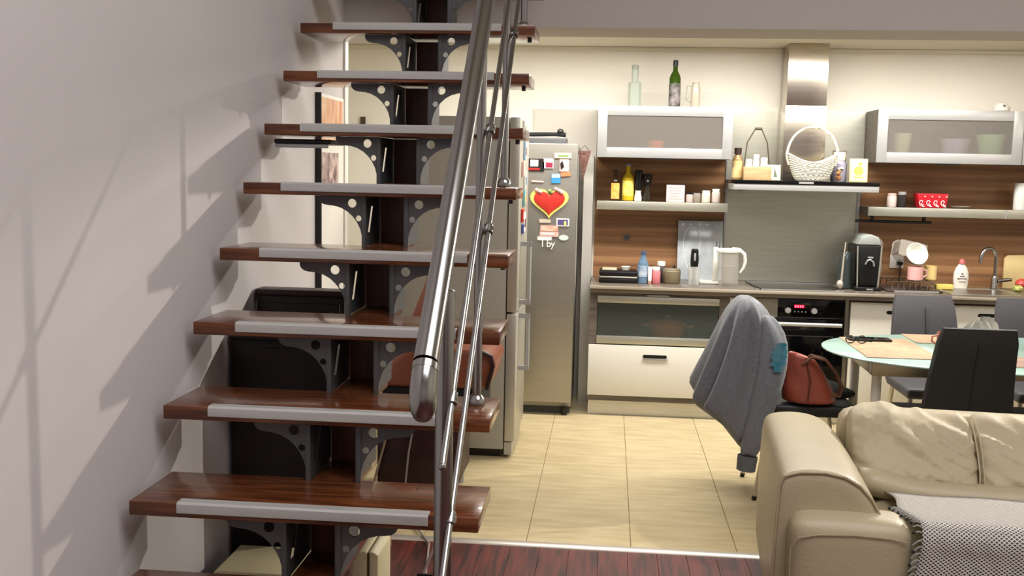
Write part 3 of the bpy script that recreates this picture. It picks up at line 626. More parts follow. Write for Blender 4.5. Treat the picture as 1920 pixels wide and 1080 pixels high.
# paper towel/knife stand: white vertical bar and water jug
jk = thing('filter_jug', (0.79, 6.74, WZ), 'clear water filter jug with a white curved handle on the worktop', 'jug')
cgl = mat('jug_plastic', (214, 210, 200), rough=0.1, alpha=0.2)
build('vessel', MB().rings([[(0.775+a*r+sh, 6.74+b_*r*0.72, WZ+z_) for a, b_ in [(math.cos(2*PI*i/24), math.sin(2*PI*i/24)) for i in range(24)]] for r, z_, sh in ((0.058, 0, 0), (0.064, 0.01, 0), (0.068, 0.15, -0.006), (0.070, 0.215, -0.012), (0.066, 0.215, -0.012), (0.062, 0.02, 0), (0.02, 0.014, 0))]), cgl, jk)
build('filter', MB().lathe([(0.03, 0.03), (0.034, 0.04), (0.04, 0.12), (0.045, 0.13)], (0.77, 6.74, WZ), 18), mat('filter_pale', (190, 182, 174), rough=0.4, alpha=0.7), jk)
build('lid', MB().rings([[(0.765+a*r, 6.74+b_*r*0.72, WZ+z_) for a, b_ in [(math.cos(2*PI*i/24), math.sin(2*PI*i/24)) for i in range(24)]] for r, z_ in ((0.074, 0.216), (0.076, 0.226), (0.06, 0.240), (0.0, 0.243))]), white_gloss, jk)
build('handle', MB().tube([(0.79, 6.74, WZ+0.236), (0.835, 6.74, WZ+0.232), (0.868, 6.74, WZ+0.205), (0.876, 6.74, WZ+0.16), (0.868, 6.74, WZ+0.12), (0.846, 6.74, WZ+0.085)], [0.014, 0.014, 0.013, 0.012, 0.010, 0.007], 12), white_gloss, jk)
pt = thing('towel_holder', (0.70, 6.86, WZ), 'white upright stand left of the water filter jug', 'stand')
build('base', B(0.60, 6.80, WZ, 0.725, 6.92, WZ+0.016), white_pl, pt, bevel=0.004)
build('upright', B(0.683, 6.84, WZ+0.0165, 0.716, 6.88, WZ+0.24), white_gloss, pt, bevel=0.008)
build('hook', MB().tube([(0.705, 6.86, WZ+0.24), (0.703, 6.86, WZ+0.275)], 0.003, 6).tube([(0.722, 6.86, WZ+0.232), (0.724, 6.86, WZ+0.275)], 0.003, 6), dkw, pt)

# coffee machine
cm = thing('coffee_machine', (1.64, 6.80, WZ), 'black coffee machine on the worktop right of the hob', 'coffee machine')
build('base', B(1.555, 6.68, WZ, 1.72, 6.98, WZ+0.022), black_m, cm, bevel=0.006)
build('tower', MB().prism([(1.575, WZ+0.0225), (1.705, WZ+0.0225), (1.718, WZ+0.285), (1.562, WZ+0.285)], 'xz', 6.72, 6.98), black_m, cm, bevel=0.012)
build('side_strip', MB().prism([(1.572, WZ+0.024), (1.580, WZ+0.024), (1.570, WZ+0.28), (1.562, WZ+0.28)], 'xz', 6.712, 6.7195), brushed, cm)
build('side_strip', MB().prism([(1.698, WZ+0.024), (1.707, WZ+0.024), (1.719, WZ+0.28), (1.710, WZ+0.28)], 'xz', 6.712, 6.7195), brushed, cm)
build('head', MB().prism([(1.568, WZ+0.286), (1.716, WZ+0.286), (1.70, WZ+0.335), (1.655, WZ+0.352), (1.62, WZ+0.35), (1.59, WZ+0.335)], 'xz', 6.73, 6.95), mat('head_grey', (170, 176, 172), rough=0.3, metal=0.3), cm, bevel=0.008)
build('spout', MB().tube([(1.62, 6.715, WZ+0.165), (1.63, 6.705, WZ+0.19), (1.645, 6.70, WZ+0.196), (1.665, 6.705, WZ+0.18), (1.672, 6.712, WZ+0.155)], 0.006, 8), alu, cm)
build('spout_bar', B(1.632, 6.70, WZ+0.205, 1.662, 6.7195, WZ+0.214), alu, cm)
build('cup_plate', B(1.625, 6.674, WZ+0.006, 1.665, 6.682, WZ+0.014), alu, cm)
build('water_tank', MB().tube([(1.515, 6.80, WZ+0.004), (1.515, 6.80, WZ+0.17), (1.53, 6.80, WZ+0.235)], [0.05, 0.044, 0.02], 16), mat('tank_dark', (50, 58, 58), rough=0.15), cm)
# spatulas in front of the tank
st = thing('kitchen_ladle', (1.47, 6.72, WZ), 'pale metal ladle leaning beside the coffee machine', 'ladle')
build('stem', MB().tube([(1.478, 6.72, WZ+0.05), (1.488, 6.73, WZ+0.22), (1.496, 6.735, WZ+0.30)], [0.007, 0.005, 0.004], 8), worktop_edge, st)
build('bowl', MB().ball((1.470, 6.72, WZ+0.032), 0.023, 12, 1.3), worktop_edge, st)
tag(build('plastic_bag', MB().ball((1.758, 6.97, WZ+0.12), 0.03, 14, 2.8).ball((1.758, 6.99, WZ+0.27), 0.035, 14, 1.3), mat('crinkled_plastic', (176, 164, 150), rough=0.3, bump=0.8, bscale=30, alpha=0.6)), 'crinkled plastic bag behind the coffee machine', 'bag')

# dish rack with washed dishes
dk = thing('dish_rack', (1.93, 6.84, WZ), 'low wire drying rack on a dark tray beside the sink', 'dish rack')
build('tray', B(1.75, 6.66, WZ, 2.09, 7.03, WZ+0.012), mat('tray_dark', (66, 58, 54), rough=0.3), dk, bevel=0.004)
build('tray_edge', B(1.79, 6.652, WZ+0.001, 2.06, 6.6595, WZ+0.011), alu, dk)
g = MB()
for k in range(8): g.tube([(1.79+k*0.036, 6.70, WZ+0.014), (1.79+k*0.036, 6.72, WZ+0.06), (1.79+k*0.036, 6.98, WZ+0.06), (1.79+k*0.036, 7.0, WZ+0.014)], 0.0025, 6)
g.tube([(1.78, 6.71, WZ+0.06), (2.06, 6.71, WZ+0.06)], 0.003, 6); g.tube([(1.78, 6.99, WZ+0.06), (2.06, 6.99, WZ+0.06)], 0.003, 6)
build('wires', g, dkw, dk)
# clear tub leaning, bowl, mugs
def mug(x, y, z, r, h, m1, label, hs=-1):
    t = thing('mug', (x, y, z), label, 'mug')
    build('cup', MB().lathe([(r*0.86, 0), (r, 0.006), (r, h), (r*0.92, h), (r*0.9, 0.01), (0.0, 0.008)], (x, y, z), 22), m1, t)
    build('handle', MB().tube([(x+hs*r*0.95, y, z+h*0.8), (x+hs*(r+0.022), y, z+h*0.72), (x+hs*(r+0.024), y, z+h*0.4), (x+hs*r*0.95, y, z+h*0.2)], 0.0055, 8), m1, t)
pinkm = mat('pink_ceramic', (232, 178, 172), rough=0.25); yelm = mat('yellow_ceramic', (238, 212, 142), rough=0.25)
mug(1.952, 6.80, WZ+0.064, 0.048, 0.088, pinkm, 'pink and cream mug on the drying rack', 1)
mug(2.063, 6.86, WZ+0.064, 0.038, 0.092, yelm, 'pale yellow mug on the right of the drying rack', -1)
tag(build('bowl', MB().lathe([(0.02, 0), (0.05, 0.02), (0.072, 0.06), (0.069, 0.06), (0.046, 0.022), (0.0, 0.006)], (0, 0, 0), 24).xf(Matrix.Translation((1.945, 6.85, WZ+0.215)) @ Matrix.Rotation(0.45, 4, 'Y') @ Matrix.Rotation(1.15, 4, 'X')), mat('white_ceramic', (244, 246, 236), rough=0.2)), 'white bowl tilted on the drying rack under the clear tub', 'bowl')
g = MB()
def rr4(w_, h_, z_): 
    e = 0.03
    return [(w_, h_-e, z_), (w_-e, h_, z_), (e-w_, h_, z_), (-w_, h_-e, z_), (-w_, e-h_, z_), (e-w_, -h_, z_), (w_-e, -h_, z_), (w_, e-h_, z_)]
g.rings([rr4(0.13, 0.085, 0.0), rr4(0.125, 0.08, 0.0), rr4(0.105, 0.065, 0.09), rr4(0.102, 0.062, 0.088), rr4(0.12, 0.078, 0.004)], cap=False, close=True); g.box(-0.1, -0.06, 0.086, 0.1, 0.06, 0.09)
tag(build('clear_tub', g.xf(Matrix.Translation((1.955, 6.985, WZ+0.225)) @ Matrix.Rotation(0.22, 4, 'Y') @ Matrix.Rotation(1.2, 4, 'X') @ Matrix.Scale(0.86, 4)), mat('tub_clear', (206, 200, 190), rough=0.15, alpha=0.38)), 'clear plastic tub tipped over on the drying rack', 'tub')
g = MB()
for k in range(7): g.tube([(1.88+0.022*k, 6.70, WZ+0.02+0.004*(k % 3)), (1.905+0.018*k, 6.78, WZ+0.03)], 0.006, 6)
tag(build('cutlery', g, mat('cutlery_dark', (90, 74, 66), rough=0.25, metal=0.7)), 'dark tangle of cutlery at the front of the drying rack', 'cutlery', kind='stuff')
# socket with plug on the walnut panel
sk = thing('wall_socket', (1.93, 7.13, 0.93), 'white wall socket with a black plug behind the drying rack', 'socket')
build('plate', B(1.875, 7.122, 0.955, 1.965, 7.1315, 1.045), white_pl, sk, bevel=0.004)
build('plug', MB().tube([(1.935, 7.12, 0.995), (1.935, 7.085, 0.993)], 0.018, 12), black_m, sk)
build('lead', MB().tube([(1.935, 7.09, 0.985), (1.935, 7.085, 0.93), (1.93, 7.08, 0.87)], 0.004, 6), black_m, sk)
sk = thing('wall_socket', (0.123, 7.13, 1.10), 'grey round socket on the left walnut panel', 'socket')
build('plate', MB().tube([(0.123, 7.1315, 1.115), (0.123, 7.122, 1.115)], 0.024, 20), mat('socket_grey', (120, 112, 106), rough=0.4), sk)
build('insert', MB().tube([(0.123, 7.1215, 1.115), (0.123, 7.119, 1.115)], 0.014, 16), mat('socket_dark', (86, 84, 90), rough=0.4), sk)
# sink, sponge, soap, faucet
sn = thing('sink', (2.3, 6.8, WZ), 'stainless steel sink set in the worktop below the tap', 'sink')
build('rim', MB().box(2.12, 6.60, WZ+0.0005, 2.56, 6.62, WZ+0.004).box(2.12, 6.96, WZ+0.0005, 2.56, 7.06, WZ+0.004).box(2.12, 6.62, WZ+0.0005, 2.14, 6.96, WZ+0.004).box(2.54, 6.62, WZ+0.0005, 2.56, 6.96, WZ+0.004), brushed, sn, bevel=0.001)
build('basin', B(2.14, 6.62, WZ+0.0003, 2.54, 6.96, WZ+0.0018), mat('basin_steel', (150, 146, 138), rough=0.3, metal=0.9), sn)
tag(build('sponge', B(2.11, 6.87, WZ+0.0045, 2.217, 6.92, WZ+0.036), mat('sponge_yellow', (236, 216, 118), rough=0.95, bump=0.6, bscale=120), bevel=0.004), 'yellow sponge on the sink rim', 'sponge')
sb = thing('soap_bottle', (2.30, 7.0, WZ+0.0045), 'white dish soap bottle with a pinkish cap beside the tap', 'bottle')
rs = []
for z_, hw in ((0, 0.042), (0.006, 0.045), (0.06, 0.049), (0.10, 0.047), (0.135, 0.034), (0.15, 0.022), (0.16, 0.018)):
    rs.append([(2.30+hw*math.cos(a), 7.0+hw*0.55*math.sin(a), WZ+0.0045+z_) for a in [2*PI*i/20 for i in range(20)]])
build('body', MB().rings(rs), mat('soap_white', (236, 232, 222), rough=0.35), sb)
build('cap', MB().lathe([(0.020, 0.1605), (0.017, 0.18), (0.008, 0.190)], (2.30, 7.0, WZ+0.0045), 14), mat('soap_pink', (214, 110, 110), rough=0.4), sb)
g = MB(); g.box(2.285, 6.9725, WZ+0.08, 2.315, 6.974, WZ+0.086); g.box(2.27, 6.9725, WZ+0.065, 2.33, 6.974, WZ+0.071); g.box(2.28, 6.9725, WZ+0.045, 2.325, 6.974, WZ+0.049); g.ball((2.30, 6.9745, WZ+0.10), 0.007, 8)
build('print', g, mat('soap_print', (120, 110, 110), rough=0.5), sb)
fc = thing('faucet', (2.52, 6.99, WZ+0.0045), 'chrome swan-neck kitchen tap behind the sink', 'faucet')
x_, y_ = 2.51, 6.99
build('base', MB().lathe([(0.026, 0), (0.026, 0.01), (0.021, 0.02), (0.021, 0.075), (0.016, 0.085)], (x_, y_, WZ+0.0045), 18), chrome, fc)
neck = [(x_, y_, WZ+0.08), (x_, y_, WZ+0.20)]+[(x_-0.055+0.055*math.cos(a), y_-0.02*(1-math.cos(a)), WZ+0.20+0.07*math.sin(a)) for a in [PI*i/10 for i in range(1, 10)]]+[(x_-0.112, y_-0.042, WZ+0.175)]
build('spout', MB().tube(neck, 0.0115, 14), chrome, fc)
build('lever', MB().tube([(x_+0.015, y_-0.01, WZ+0.06), (x_+0.075, y_-0.015, WZ+0.068), (x_+0.10, y_-0.015, WZ+0.07)], [0.014, 0.012, 0.009], 12), chrome, fc)
tag(build('wooden_board', MB().prism([(2.60, WZ), (2.85, WZ), (2.85, WZ+0.23), (2.62, WZ+0.22), (2.60, WZ+0.20)], 'xz', 7.09, 7.11), mat('board_pine', (226, 202, 146), rough=0.5), bevel=0.004), 'pale wooden board standing at the right end by the tap', 'board')
fv = thing('vegetable', (2.66, 6.86, WZ), 'cut red and green vegetables heaped at the right edge of the worktop', 'vegetables')
build('red_piece', MB().ball((2.64, 6.88, WZ+0.055), 0.042, 12, 0.8), mat('veg_red', (186, 70, 62), rough=0.4), fv)
build('pale_piece', MB().ball((2.60, 6.83, WZ+0.028), 0.034, 10, 0.7).ball((2.67, 6.82, WZ+0.028), 0.038, 10, 0.7), mat('veg_pale', (214, 202, 130), rough=0.5, rgb2=(120, 140, 60), vscale=40), fv)
build('green_piece', MB().ball((2.72, 6.84, WZ+0.03), 0.04, 10, 0.7), mat('veg_green', (60, 104, 40), rough=0.5), fv)
# dark cable hanging at left of the hob
tag(build('cable', MB().tube([(0.915, 6.98, WZ+0.006), (0.93, 6.80, WZ+0.006), (0.955, 6.56, WZ+0.006)], 0.004, 6), black_m), 'thin black lead lying across the worktop by the jug', 'cable')

# ------------------------------------------------------------------ fridges
f2 = thing('fridge', (-0.5, 6.8, 0), 'tall steel fridge with a big heart magnet, beside the kitchen cabinets', 'fridge')
build('body', B(-0.795, 6.56, 0.05, -0.21, 7.10, 1.715), fridge_side, f2, bevel=0.004)
build('door', B(-0.798, 6.50, 0.085, -0.205, 6.556, 1.725), fridge_m, f2, bevel=0.008)
build('plinth', B(-0.78, 6.58, 0.0, -0.22, 6.62, 0.078), mat('fridge_plinth', (70, 72, 70), rough=0.5), f2)
for fx in (-0.76, -0.25): build('foot', MB().tube([(fx, 6.54, 0.0), (fx, 6.54, 0.05)], 0.02, 10), black_m, f2)
fdoor = mat('fridge_door_beige', (186, 182, 170), rough=0.4, metal=0.5)
f1 = thing('fridge', (-0.8, 5.75, 0), 'nearer grey fridge behind the staircase, its handles facing right', 'fridge')
build('body', B(-1.15, 5.46, 0.05, -0.535, 6.05, 1.83), fridge_side, f1, bevel=0.004)
d1 = build('door', B(-0.529, 5.458, 0.80, -0.475, 6.052, 1.83), fdoor, f1, bevel=0.006, label='upper fridge door')
d2_ = build('door', B(-0.529, 5.458, 0.095, -0.475, 6.052, 0.79), fdoor, f1, bevel=0.006, label='lower freezer door')
build('plinth', B(-1.13, 5.50, 0.0, -0.55, 6.04, 0.048), black_m, f1)
build('toe_panel', B(-0.53, 5.47, 0.02, -0.49, 6.04, 0.088), mat('toe_grey', (176, 172, 160), rough=0.5), f1)
for dd, za, zb_ in ((d1, 0.825, 1.17), (d2_, 0.46, 0.775)):
    g = MB().tube([(-0.425, 5.62, za), (-0.425, 5.62, zb_)], 0.011, 10)
    g.box(-0.475, 5.608, za+0.0, -0.415, 5.634, za+0.025); g.box(-0.475, 5.608, zb_-0.025, -0.415, 5.634, zb_)
    build('handle', g, alu, dd)
# magnets on the far fridge
def magnet(x, z, w_, h_, m1, label, y=6.4935, art=None, artm=None, shape=None, rot=0):
    t = thing('magnet', (x, y, z-h_/2), label, 'magnet')
    poly = shape or [(-w_/2, -h_/2), (w_/2, -h_/2), (w_/2, h_/2), (-w_/2, h_/2)]
    ca, sa = math.cos(rot), math.sin(rot)
    tr_ = lambda P_: [(x+a*ca-b_*sa, z+a*sa+b_*ca) for a, b_ in P_]
    build('plate', MB().prism(tr_(poly), 'xz', y, y+0.006), m1, t)
    if art:
        for k, (pp, am) in enumerate(art):
            build('print', MB().prism(tr_(pp), 'xz', y-0.0012-0.0004*k, y-0.0002), am, t)
    return t
def rect(x0, z0, x1, z1): return [(x0, z0), (x1, z0), (x1, z1), (x0, z1)]
cR = mat('mag_red', (196, 52, 44), rough=0.4); cY = mat('mag_yellow', (242, 222, 120), rough=0.4); cK = mat('mag_black', (36, 32, 34), rough=0.4)
cW = mat('mag_white', (240, 236, 228), rough=0.4); cB = mat('mag_blue', (60, 140, 200), rough=0.4); cP = mat('mag_pink', (236, 190, 180), rough=0.4)
cG = mat('mag_green', (120, 150, 80), rough=0.4); cO = mat('mag_orange', (214, 130, 90), rough=0.4); cL = mat('mag_lblue', (170, 206, 228), rough=0.4)
def heart(s_):
    pts = []
    for i in range(36):
        t = 2*PI*i/36
        pts.append((s_*16*math.sin(t)**3/16, s_*(13*math.cos(t)-5*math.cos(2*t)-2*math.cos(3*t)-math.cos(4*t)+2)/15))
    return pts
ht = thing('heart_magnet', (-0.375, 6.49, 1.26), 'large red heart magnet with a yellow border on the tall fridge', 'magnet')
build('border', MB().prism([(-0.375+a*1.0, 1.352+b_*0.80) for a, b_ in heart(0.120)], 'xz', 6.488, 6.4985), cY, ht)
build('heart', MB().prism([(-0.375+a*1.0, 1.354+b_*0.80) for a, b_ in heart(0.097)], 'xz', 6.484, 6.4876), cR, ht, bevel=0.001)
g = MB()
for a in (-0.455, -0.432, -0.335, -0.315, -0.298): g.ball((a, 6.486, 1.432+0.01*math.sin(a*90)), 0.013, 8)
build('flower', g, cP, ht)
build('leaf', MB().ball((-0.375, 6.486, 1.428), 0.013, 8).ball((-0.36, 6.486, 1.420), 0.009, 8), cG, ht)
magnet(-0.470, 1.590, 0.115, 0.075, cK, 'dark picture magnet at the upper left of the tall fridge', art=[(rect(-0.03, -0.01, 0.02, 0.03), cW), (rect(-0.05, -0.032, 0.03, -0.02), cR)])
magnet(-0.388, 1.600, 0.065, 0.060, cW, 'white and crimson magnet beside the dark picture magnet', art=[(rect(-0.015, -0.025, 0.028, 0.005), mat('mag_crimson', (150, 40, 70))), (rect(-0.028, 0.008, 0.0, 0.026), cP)])
magnet(-0.298, 1.650, 0.105, 0.032, mat('mag_cream', (236, 222, 176)), 'long cream magnet at the top right of the tall fridge', art=[(rect(-0.03, -0.006, 0.035, 0.003), cG)])
magnet(-0.288, 1.590, 0.058, 0.075, cP, 'pink magnet with a dark figure below the cream one', art=[([(-0.02, -0.03), (0.0, -0.01), (-0.012, 0.028), (-0.026, 0.01)], cK)])
magnet(-0.278, 1.535, 0.060, 0.026, cO, 'tan strip magnet at the right of the tall fridge', rot=0.1)
magnet(-0.338, 1.508, 0.056, 0.058, cB, 'blue and white square magnet above the heart', art=[(rect(-0.026, 0.004, 0.026, 0.027), cL)])
magnet(-0.452, 1.487, 0.075, 0.010, cP, 'thin pink strip magnet left of the blue one', rot=-0.03)
magnet(-0.400, 1.242, 0.070, 0.022, mat('mag_grey', (200, 190, 170)), 'pale strip magnet just under the heart tip')
magnet(-0.288, 1.236, 0.080, 0.048, cW, 'white framed purple magnet right under the heart', art=[(rect(-0.032, -0.017, 0.032, 0.017), mat('mag_purple', (90, 76, 130))), (rect(0.008, -0.017, 0.022, 0.008), cY)])
magnet(-0.372, 1.196, 0.110, 0.036, mat('mag_coral', (222, 140, 120), rgb2=(240, 200, 180), vscale=30), 'coral lettered magnet below the heart')
magnet(-0.372, 1.160, 0.118, 0.030, mat('mag_rose', (226, 180, 170)), 'pale rose magnet under the coral one', art=[(rect(-0.05, -0.004, 0.03, 0.008), cW)])
magnet(-0.400, 1.132, 0.090, 0.022, cW, 'white wavy word magnet low on the tall fridge')
magnet(-0.280, 1.140, 0.060, 0.034, mat('mag_mint', (206, 226, 214)), 'pale mint oval magnet low on the tall fridge', shape=[(0.03*math.cos(2*PI*i/16), 0.017*math.sin(2*PI*i/16)) for i in range(16)])
lm = thing('letter_magnet', (-0.35, 6.49, 1.06), 'small white letter magnets lowest on the tall fridge', 'magnet')
for ch, tx in (('l', -0.418), ('b', -0.388), ('y', -0.360)):
    cu = bpy.data.curves.new('letter', 'FONT'); cu.body = ch; cu.size = 0.062; cu.extrude = 0.002
    tmp = bpy.data.objects.new('letter_curve', cu); COL.objects.link(tmp); bpy.context.view_layer.update()
    lme = bpy.data.meshes.new_from_object(tmp.evaluated_get(bpy.context.evaluated_depsgraph_get())); bpy.data.objects.remove(tmp)
    to = bpy.data.objects.new('letter', lme); COL.objects.link(to)
    to.parent = lm; to.location = (tx+0.35, 0.001, 0.020); to.rotation_euler = (PI/2, 0, 0); lme.materials.clear(); lme.materials.append(cW)
# magnets on the near fridge door edge
for k, (yy, zz, hh, mm, lb) in enumerate(((5.62, 1.775, 0.09, cW, 'white'), (5.70, 1.66, 0.10, cL, 'pale blue'), (5.60, 1.56, 0.08, cP, 'pink'), (5.74, 1.50, 0.10, cW, 'cream'), (5.70, 1.40, 0.09, mat('mag_teal', (120, 180, 180)), 'teal'), (5.62, 1.31, 0.07, cR, 'small red'), (5.72, 1.27, 0.11, cW, 'tall white'), (5.66, 1.235, 0.05, mat('mag_navy', (80, 90, 150)), 'dark blue'))):
    t = thing('magnet', (-0.47, yy, zz-hh/2), lb+' magnet on the door of the nearer fridge, '+('topmost', 'second from the top', 'third from the top', 'fourth from the top', 'under the cream one', 'below the teal one', 'beside the red one', 'lowest')[k], 'magnet')
    build('plate', B(-0.4745, yy-0.035, zz-hh/2, -0.462, yy+0.035, zz+hh/2), mm, t, bevel=0.002)
    build('print', B(-0.4618, yy-0.018, zz-hh/4, -0.460, yy+0.018, zz+hh/6), (cG, cR, cW, cB, cY, cW, cK, cW)[k], t)
# tray on the fridge and pennant
tp = thing('cooling_tray', (-0.40, 6.78, 1.7255), 'black tray and bottle lying on top of the tall fridge', 'tray')
build('tray', B(-0.53, 6.62, 1.7255, -0.285, 6.90, 1.765), mat('tray_grey', (110, 110, 112), rough=0.3, metal=0.4), tp, bevel=0.006)
build('bar', MB().tube([(-0.525, 6.66, 1.782), (-0.36, 6.66, 1.786), (-0.29, 6.66, 1.782)], [0.014, 0.012, 0.015], 10).ball((-0.325, 6.66, 1.800), 0.022, 10), black_m, tp)
pn_ = thing('pennant', (-0.168, 6.60, 1.50), 'dark red woven triangular pennant hanging at the right of the tall fridge', 'pennant')
build('cloth', MB().prism([(-0.212, 1.685), (-0.128, 1.688), (-0.132, 1.665), (-0.172, 1.508), (-0.178, 1.508)], 'xz', 6.68, 6.688), mat('pennant_red', (84, 50, 46), rough=0.9, rgb2=(116, 88, 80), vscale=50), pn_)
build('cord', MB().tube([(-0.20, 6.684, 1.684), (-0.17, 6.684, 1.72), (-0.14, 6.684, 1.686)], 0.0025, 6), dkw, pn_)

# ------------------------------------------------------------------ dining set
tbl = thing('dining_table', (1.93, 4.99, 0), 'oval dining table with a frosted aqua glass top and steel frame', 'table')
def ell(cx, cy, a, b_, z, n=64, p=2.25):
    out = []
    for i in range(n):
        t = 2*PI*i/n; c_, s_ = math.cos(t), math.sin(t)
        out.append((cx+a*math.copysign(abs(c_)**(2/p), c_), cy+b_*math.copysign(abs(s_)**(2/p), s_), z))
    return out
aqua = mat('aqua_glass', (172, 204, 192), rough=0.15, spec=0.7)
aqua_e = mat('aqua_glass_edge', (160, 214, 196), rough=0.15)
build('glass_top', MB().rings([ell(1.93, 4.98, 0.895, 0.535, 0.740), ell(1.93, 4.98, 0.90, 0.54, 0.743), ell(1.93, 4.98, 0.90, 0.54, 0.747), ell(1.93, 4.98, 0.895, 0.535, 0.750)]), aqua, tbl)
steel_t = mat('table_steel', (176, 166, 150), rough=0.35, metal=0.7)
build('frame_beam', B(1.19, 4.70, 0.672, 2.66, 4.76, 0.739), steel_t, tbl, bevel=0.003)
build('frame_beam', B(1.19, 5.24, 0.672, 2.66, 5.30, 0.739), steel_t, tbl, bevel=0.003)
build('cross_beam', B(1.19, 4.761, 0.675, 1.25, 5.239, 0.739), steel_t, tbl, bevel=0.003)
build('cross_beam', B(2.60, 4.761, 0.675, 2.66, 5.239, 0.739), steel_t, tbl, bevel=0.003)
for lx in (1.235, 2.60):
    for ly in (4.79, 5.21): build('leg', MB().tube([(lx, ly, 0), (lx, ly, 0.672)], 0.022, 14), white_gloss, tbl)
def wavy(x0, y0, x1, y1, z, label, m1, m2=None):
    t = thing('placemat', ((x0+x1)/2, (y0+y1)/2, z), label, 'placemat')
    build('mat', B(x0, y0, z, x1, y1, z+0.003), m1, t, bevel=0.001)
    build('border', B(x0+0.012, y0+0.012, z+0.0031, x1-0.012, y0+0.022, z+0.0036), m2, t)
    build('border', B(x0+0.012, y1-0.022, z+0.0031, x1-0.012, y1-0.012, z+0.0036), m2, t)
bm1 = mat('mat_beige', (178, 150, 118), rough=0.7, rgb2=(160, 132, 102), vscale=20); bm2 = mat('mat_pink', (192, 156, 138), rough=0.7)
bench = thing('bench', (1.9, 5.1, 0), 'low black padded bench tucked under the glass table', 'bench')
build('pad', B(1.30, 4.96, 0.36, 2.5, 5.18, 0.46), chair_black, bench, bevel=0.02, segs=3)
build('base', B(1.33, 4.98, 0.0, 2.47, 5.16, 0.359), black_m, bench, bevel=0.005)
wavy(1.17, 4.72, 1.50, 5.30, 0.7505, 'beige placemat under the phone on the glass table', bm1, bm2)
wavy(1.52, 5.20, 2.0, 5.48, 0.7505, 'peach placemat at the far side of the glass table', bm1, bm2)
wavy(1.52, 4.60, 2.0, 4.86, 0.7505, 'pinkish placemat at the near side of the glass table', bm2, bm1)
ph = thing('mobile_phone', (1.28, 5.24, 0.754), 'black phone lying on the table near its left end', 'phone')
build('body', B(1.20, 5.18, 0.7541, 1.40, 5.26, 0.764), black_m, ph, bevel=0.003); build('screen', B(1.205, 5.185, 0.7642, 1.395, 5.255, 0.7648), black_gl, ph)
ey = thing('eyeglasses', (1.24, 5.12, 0.754), 'dark folded spectacles in front of the phone', 'glasses')
build('frame', MB().tube([(1.18+0.022*math.cos(a), 5.10, 0.774+0.018*math.sin(a)) for a in [2*PI*i/14 for i in range(14)]], 0.0028, 6, close=True).tube([(1.235+0.022*math.cos(a), 5.10, 0.774+0.018*math.sin(a)) for a in [2*PI*i/14 for i in range(14)]], 0.0028, 6, close=True).tube([(1.202, 5.10, 0.780), (1.213, 5.10, 0.780)], 0.003, 6), black_m, ey)
build('arm', MB().tube([(1.16, 5.10, 0.778), (1.18, 5.13, 0.765), (1.29, 5.13, 0.760)], 0.003, 6), black_m, ey)
mug(1.615, 5.08, 0.7503, 0.036, 0.075, mat('mug_brick', (176, 112, 92), rough=0.4), 'small brick-coloured cup on the table beside the near chair', -1)
# crumpled bag on the table behind the near chair
g = MB(); rs = []
for i in range(9):
    t = i/8; row = []
    for j in range(20):
        a = 2*PI*j/20; r = math.sin(PI*min(0.98, 0.5+0.5*t)) if t > 0 else 1.0
        nn = 1+0.28*noise.noise(Vector((math.cos(a)*2, math.sin(a)*2, t*3)))
        row.append((1.665+0.14*nn*(1-t**2.2)*math.cos(a), 4.76+0.09*nn*(1-t**2.2)*math.sin(a), 0.7545+0.190*t*nn*0.93))
    rs.append(row)
g.rings(rs)
tag(build('crumpled_bag', g, mat('bag_grey', (170, 168, 156), rough=0.35, bump=0.7, bscale=14)), 'crumpled grey plastic bag on the table behind the black chair', 'bag')

def dining_chair(name, m1, label, cat='chair'):
    """local frame: origin on the floor below the seat centre, back rest towards +y, seat facing -y"""
    t = thing(name, (0, 0, 0), label, cat)
    H0, H1 = 0.44, 0.925
    rs = []
    for i in range(9):
        q = i/8; z = H0+0.0+(H1-H0)*q; w_ = 0.200-0.040*q; y = 0.20+0.10*q*q
        th = 0.028-0.006*q
        if i == 8: w_ -= 0.01; th *= 0.6
        rs.append([(-w_, y-th, z), (-w_*0.5, y-th-0.004, z), (0, y-th-0.001, z), (w_*0.5, y-th-0.004, z), (w_, y-th, z), (w_+0.006, y, z), (w_, y+th, z), (w_*0.5, y+th+0.004, z), (0, y+th+0.001, z), (-w_*0.5, y+th+0.004, z), (-w_, y+th, z), (-w_-0.006, y, z)])
    bk_ = build('backrest', MB().rings(rs), m1, t, bevel=0.0, angle=60)
    build('seam', MB().tube([(0, 0.20-0.029+0.10*(i/8)**2-0.001, H0+(H1-H0)*i/8) for i in range(1, 8)], 0.0022, 6).tube([(0, 0.20+0.029+0.10*(i/8)**2-0.004*(i/8), H0+(H1-H0)*i/8) for i in range(1, 8)], 0.0022, 6), black_m, bk_)
    build('seat', B(-0.205, -0.23, 0.415, 0.205, 0.20, 0.475), m1, t, bevel=0.018, segs=3)
    for sx_ in (-1, 1):
        for sy2 in (-1, 1):
            build('leg', MB().tube([(sx_*0.17, 0.0+sy2*0.17, 0.42), (sx_*0.195, sy2*0.235, 0.0)], [0.014, 0.010], 10), mat('leg_steel', (196, 190, 178), rough=0.25, metal=0.9), t)
    for sx_ in (-1, 1):
        for sy2 in (-1, 1):
            build('foot_cap', MB().tube([(sx_*0.195, sy2*0.235, 0.0), (sx_*0.1935, sy2*0.231, 0.02)], 0.012, 8), black_m, t)
    return t
near = dining_chair('dining_chair', chair_black, 'black high-back chair at the near side of the table, seen from behind')
near.location = (1.525, 4.665, 0); near.scale = (0.95, 1, 1.022)
far = dining_chair('dining_chair', chair_grey, 'charcoal high-back chair beyond the table, in front of the white cabinet right of the oven')
far.location = (1.785, 5.74, 0)
far.scale = (1, 1, 0.968)
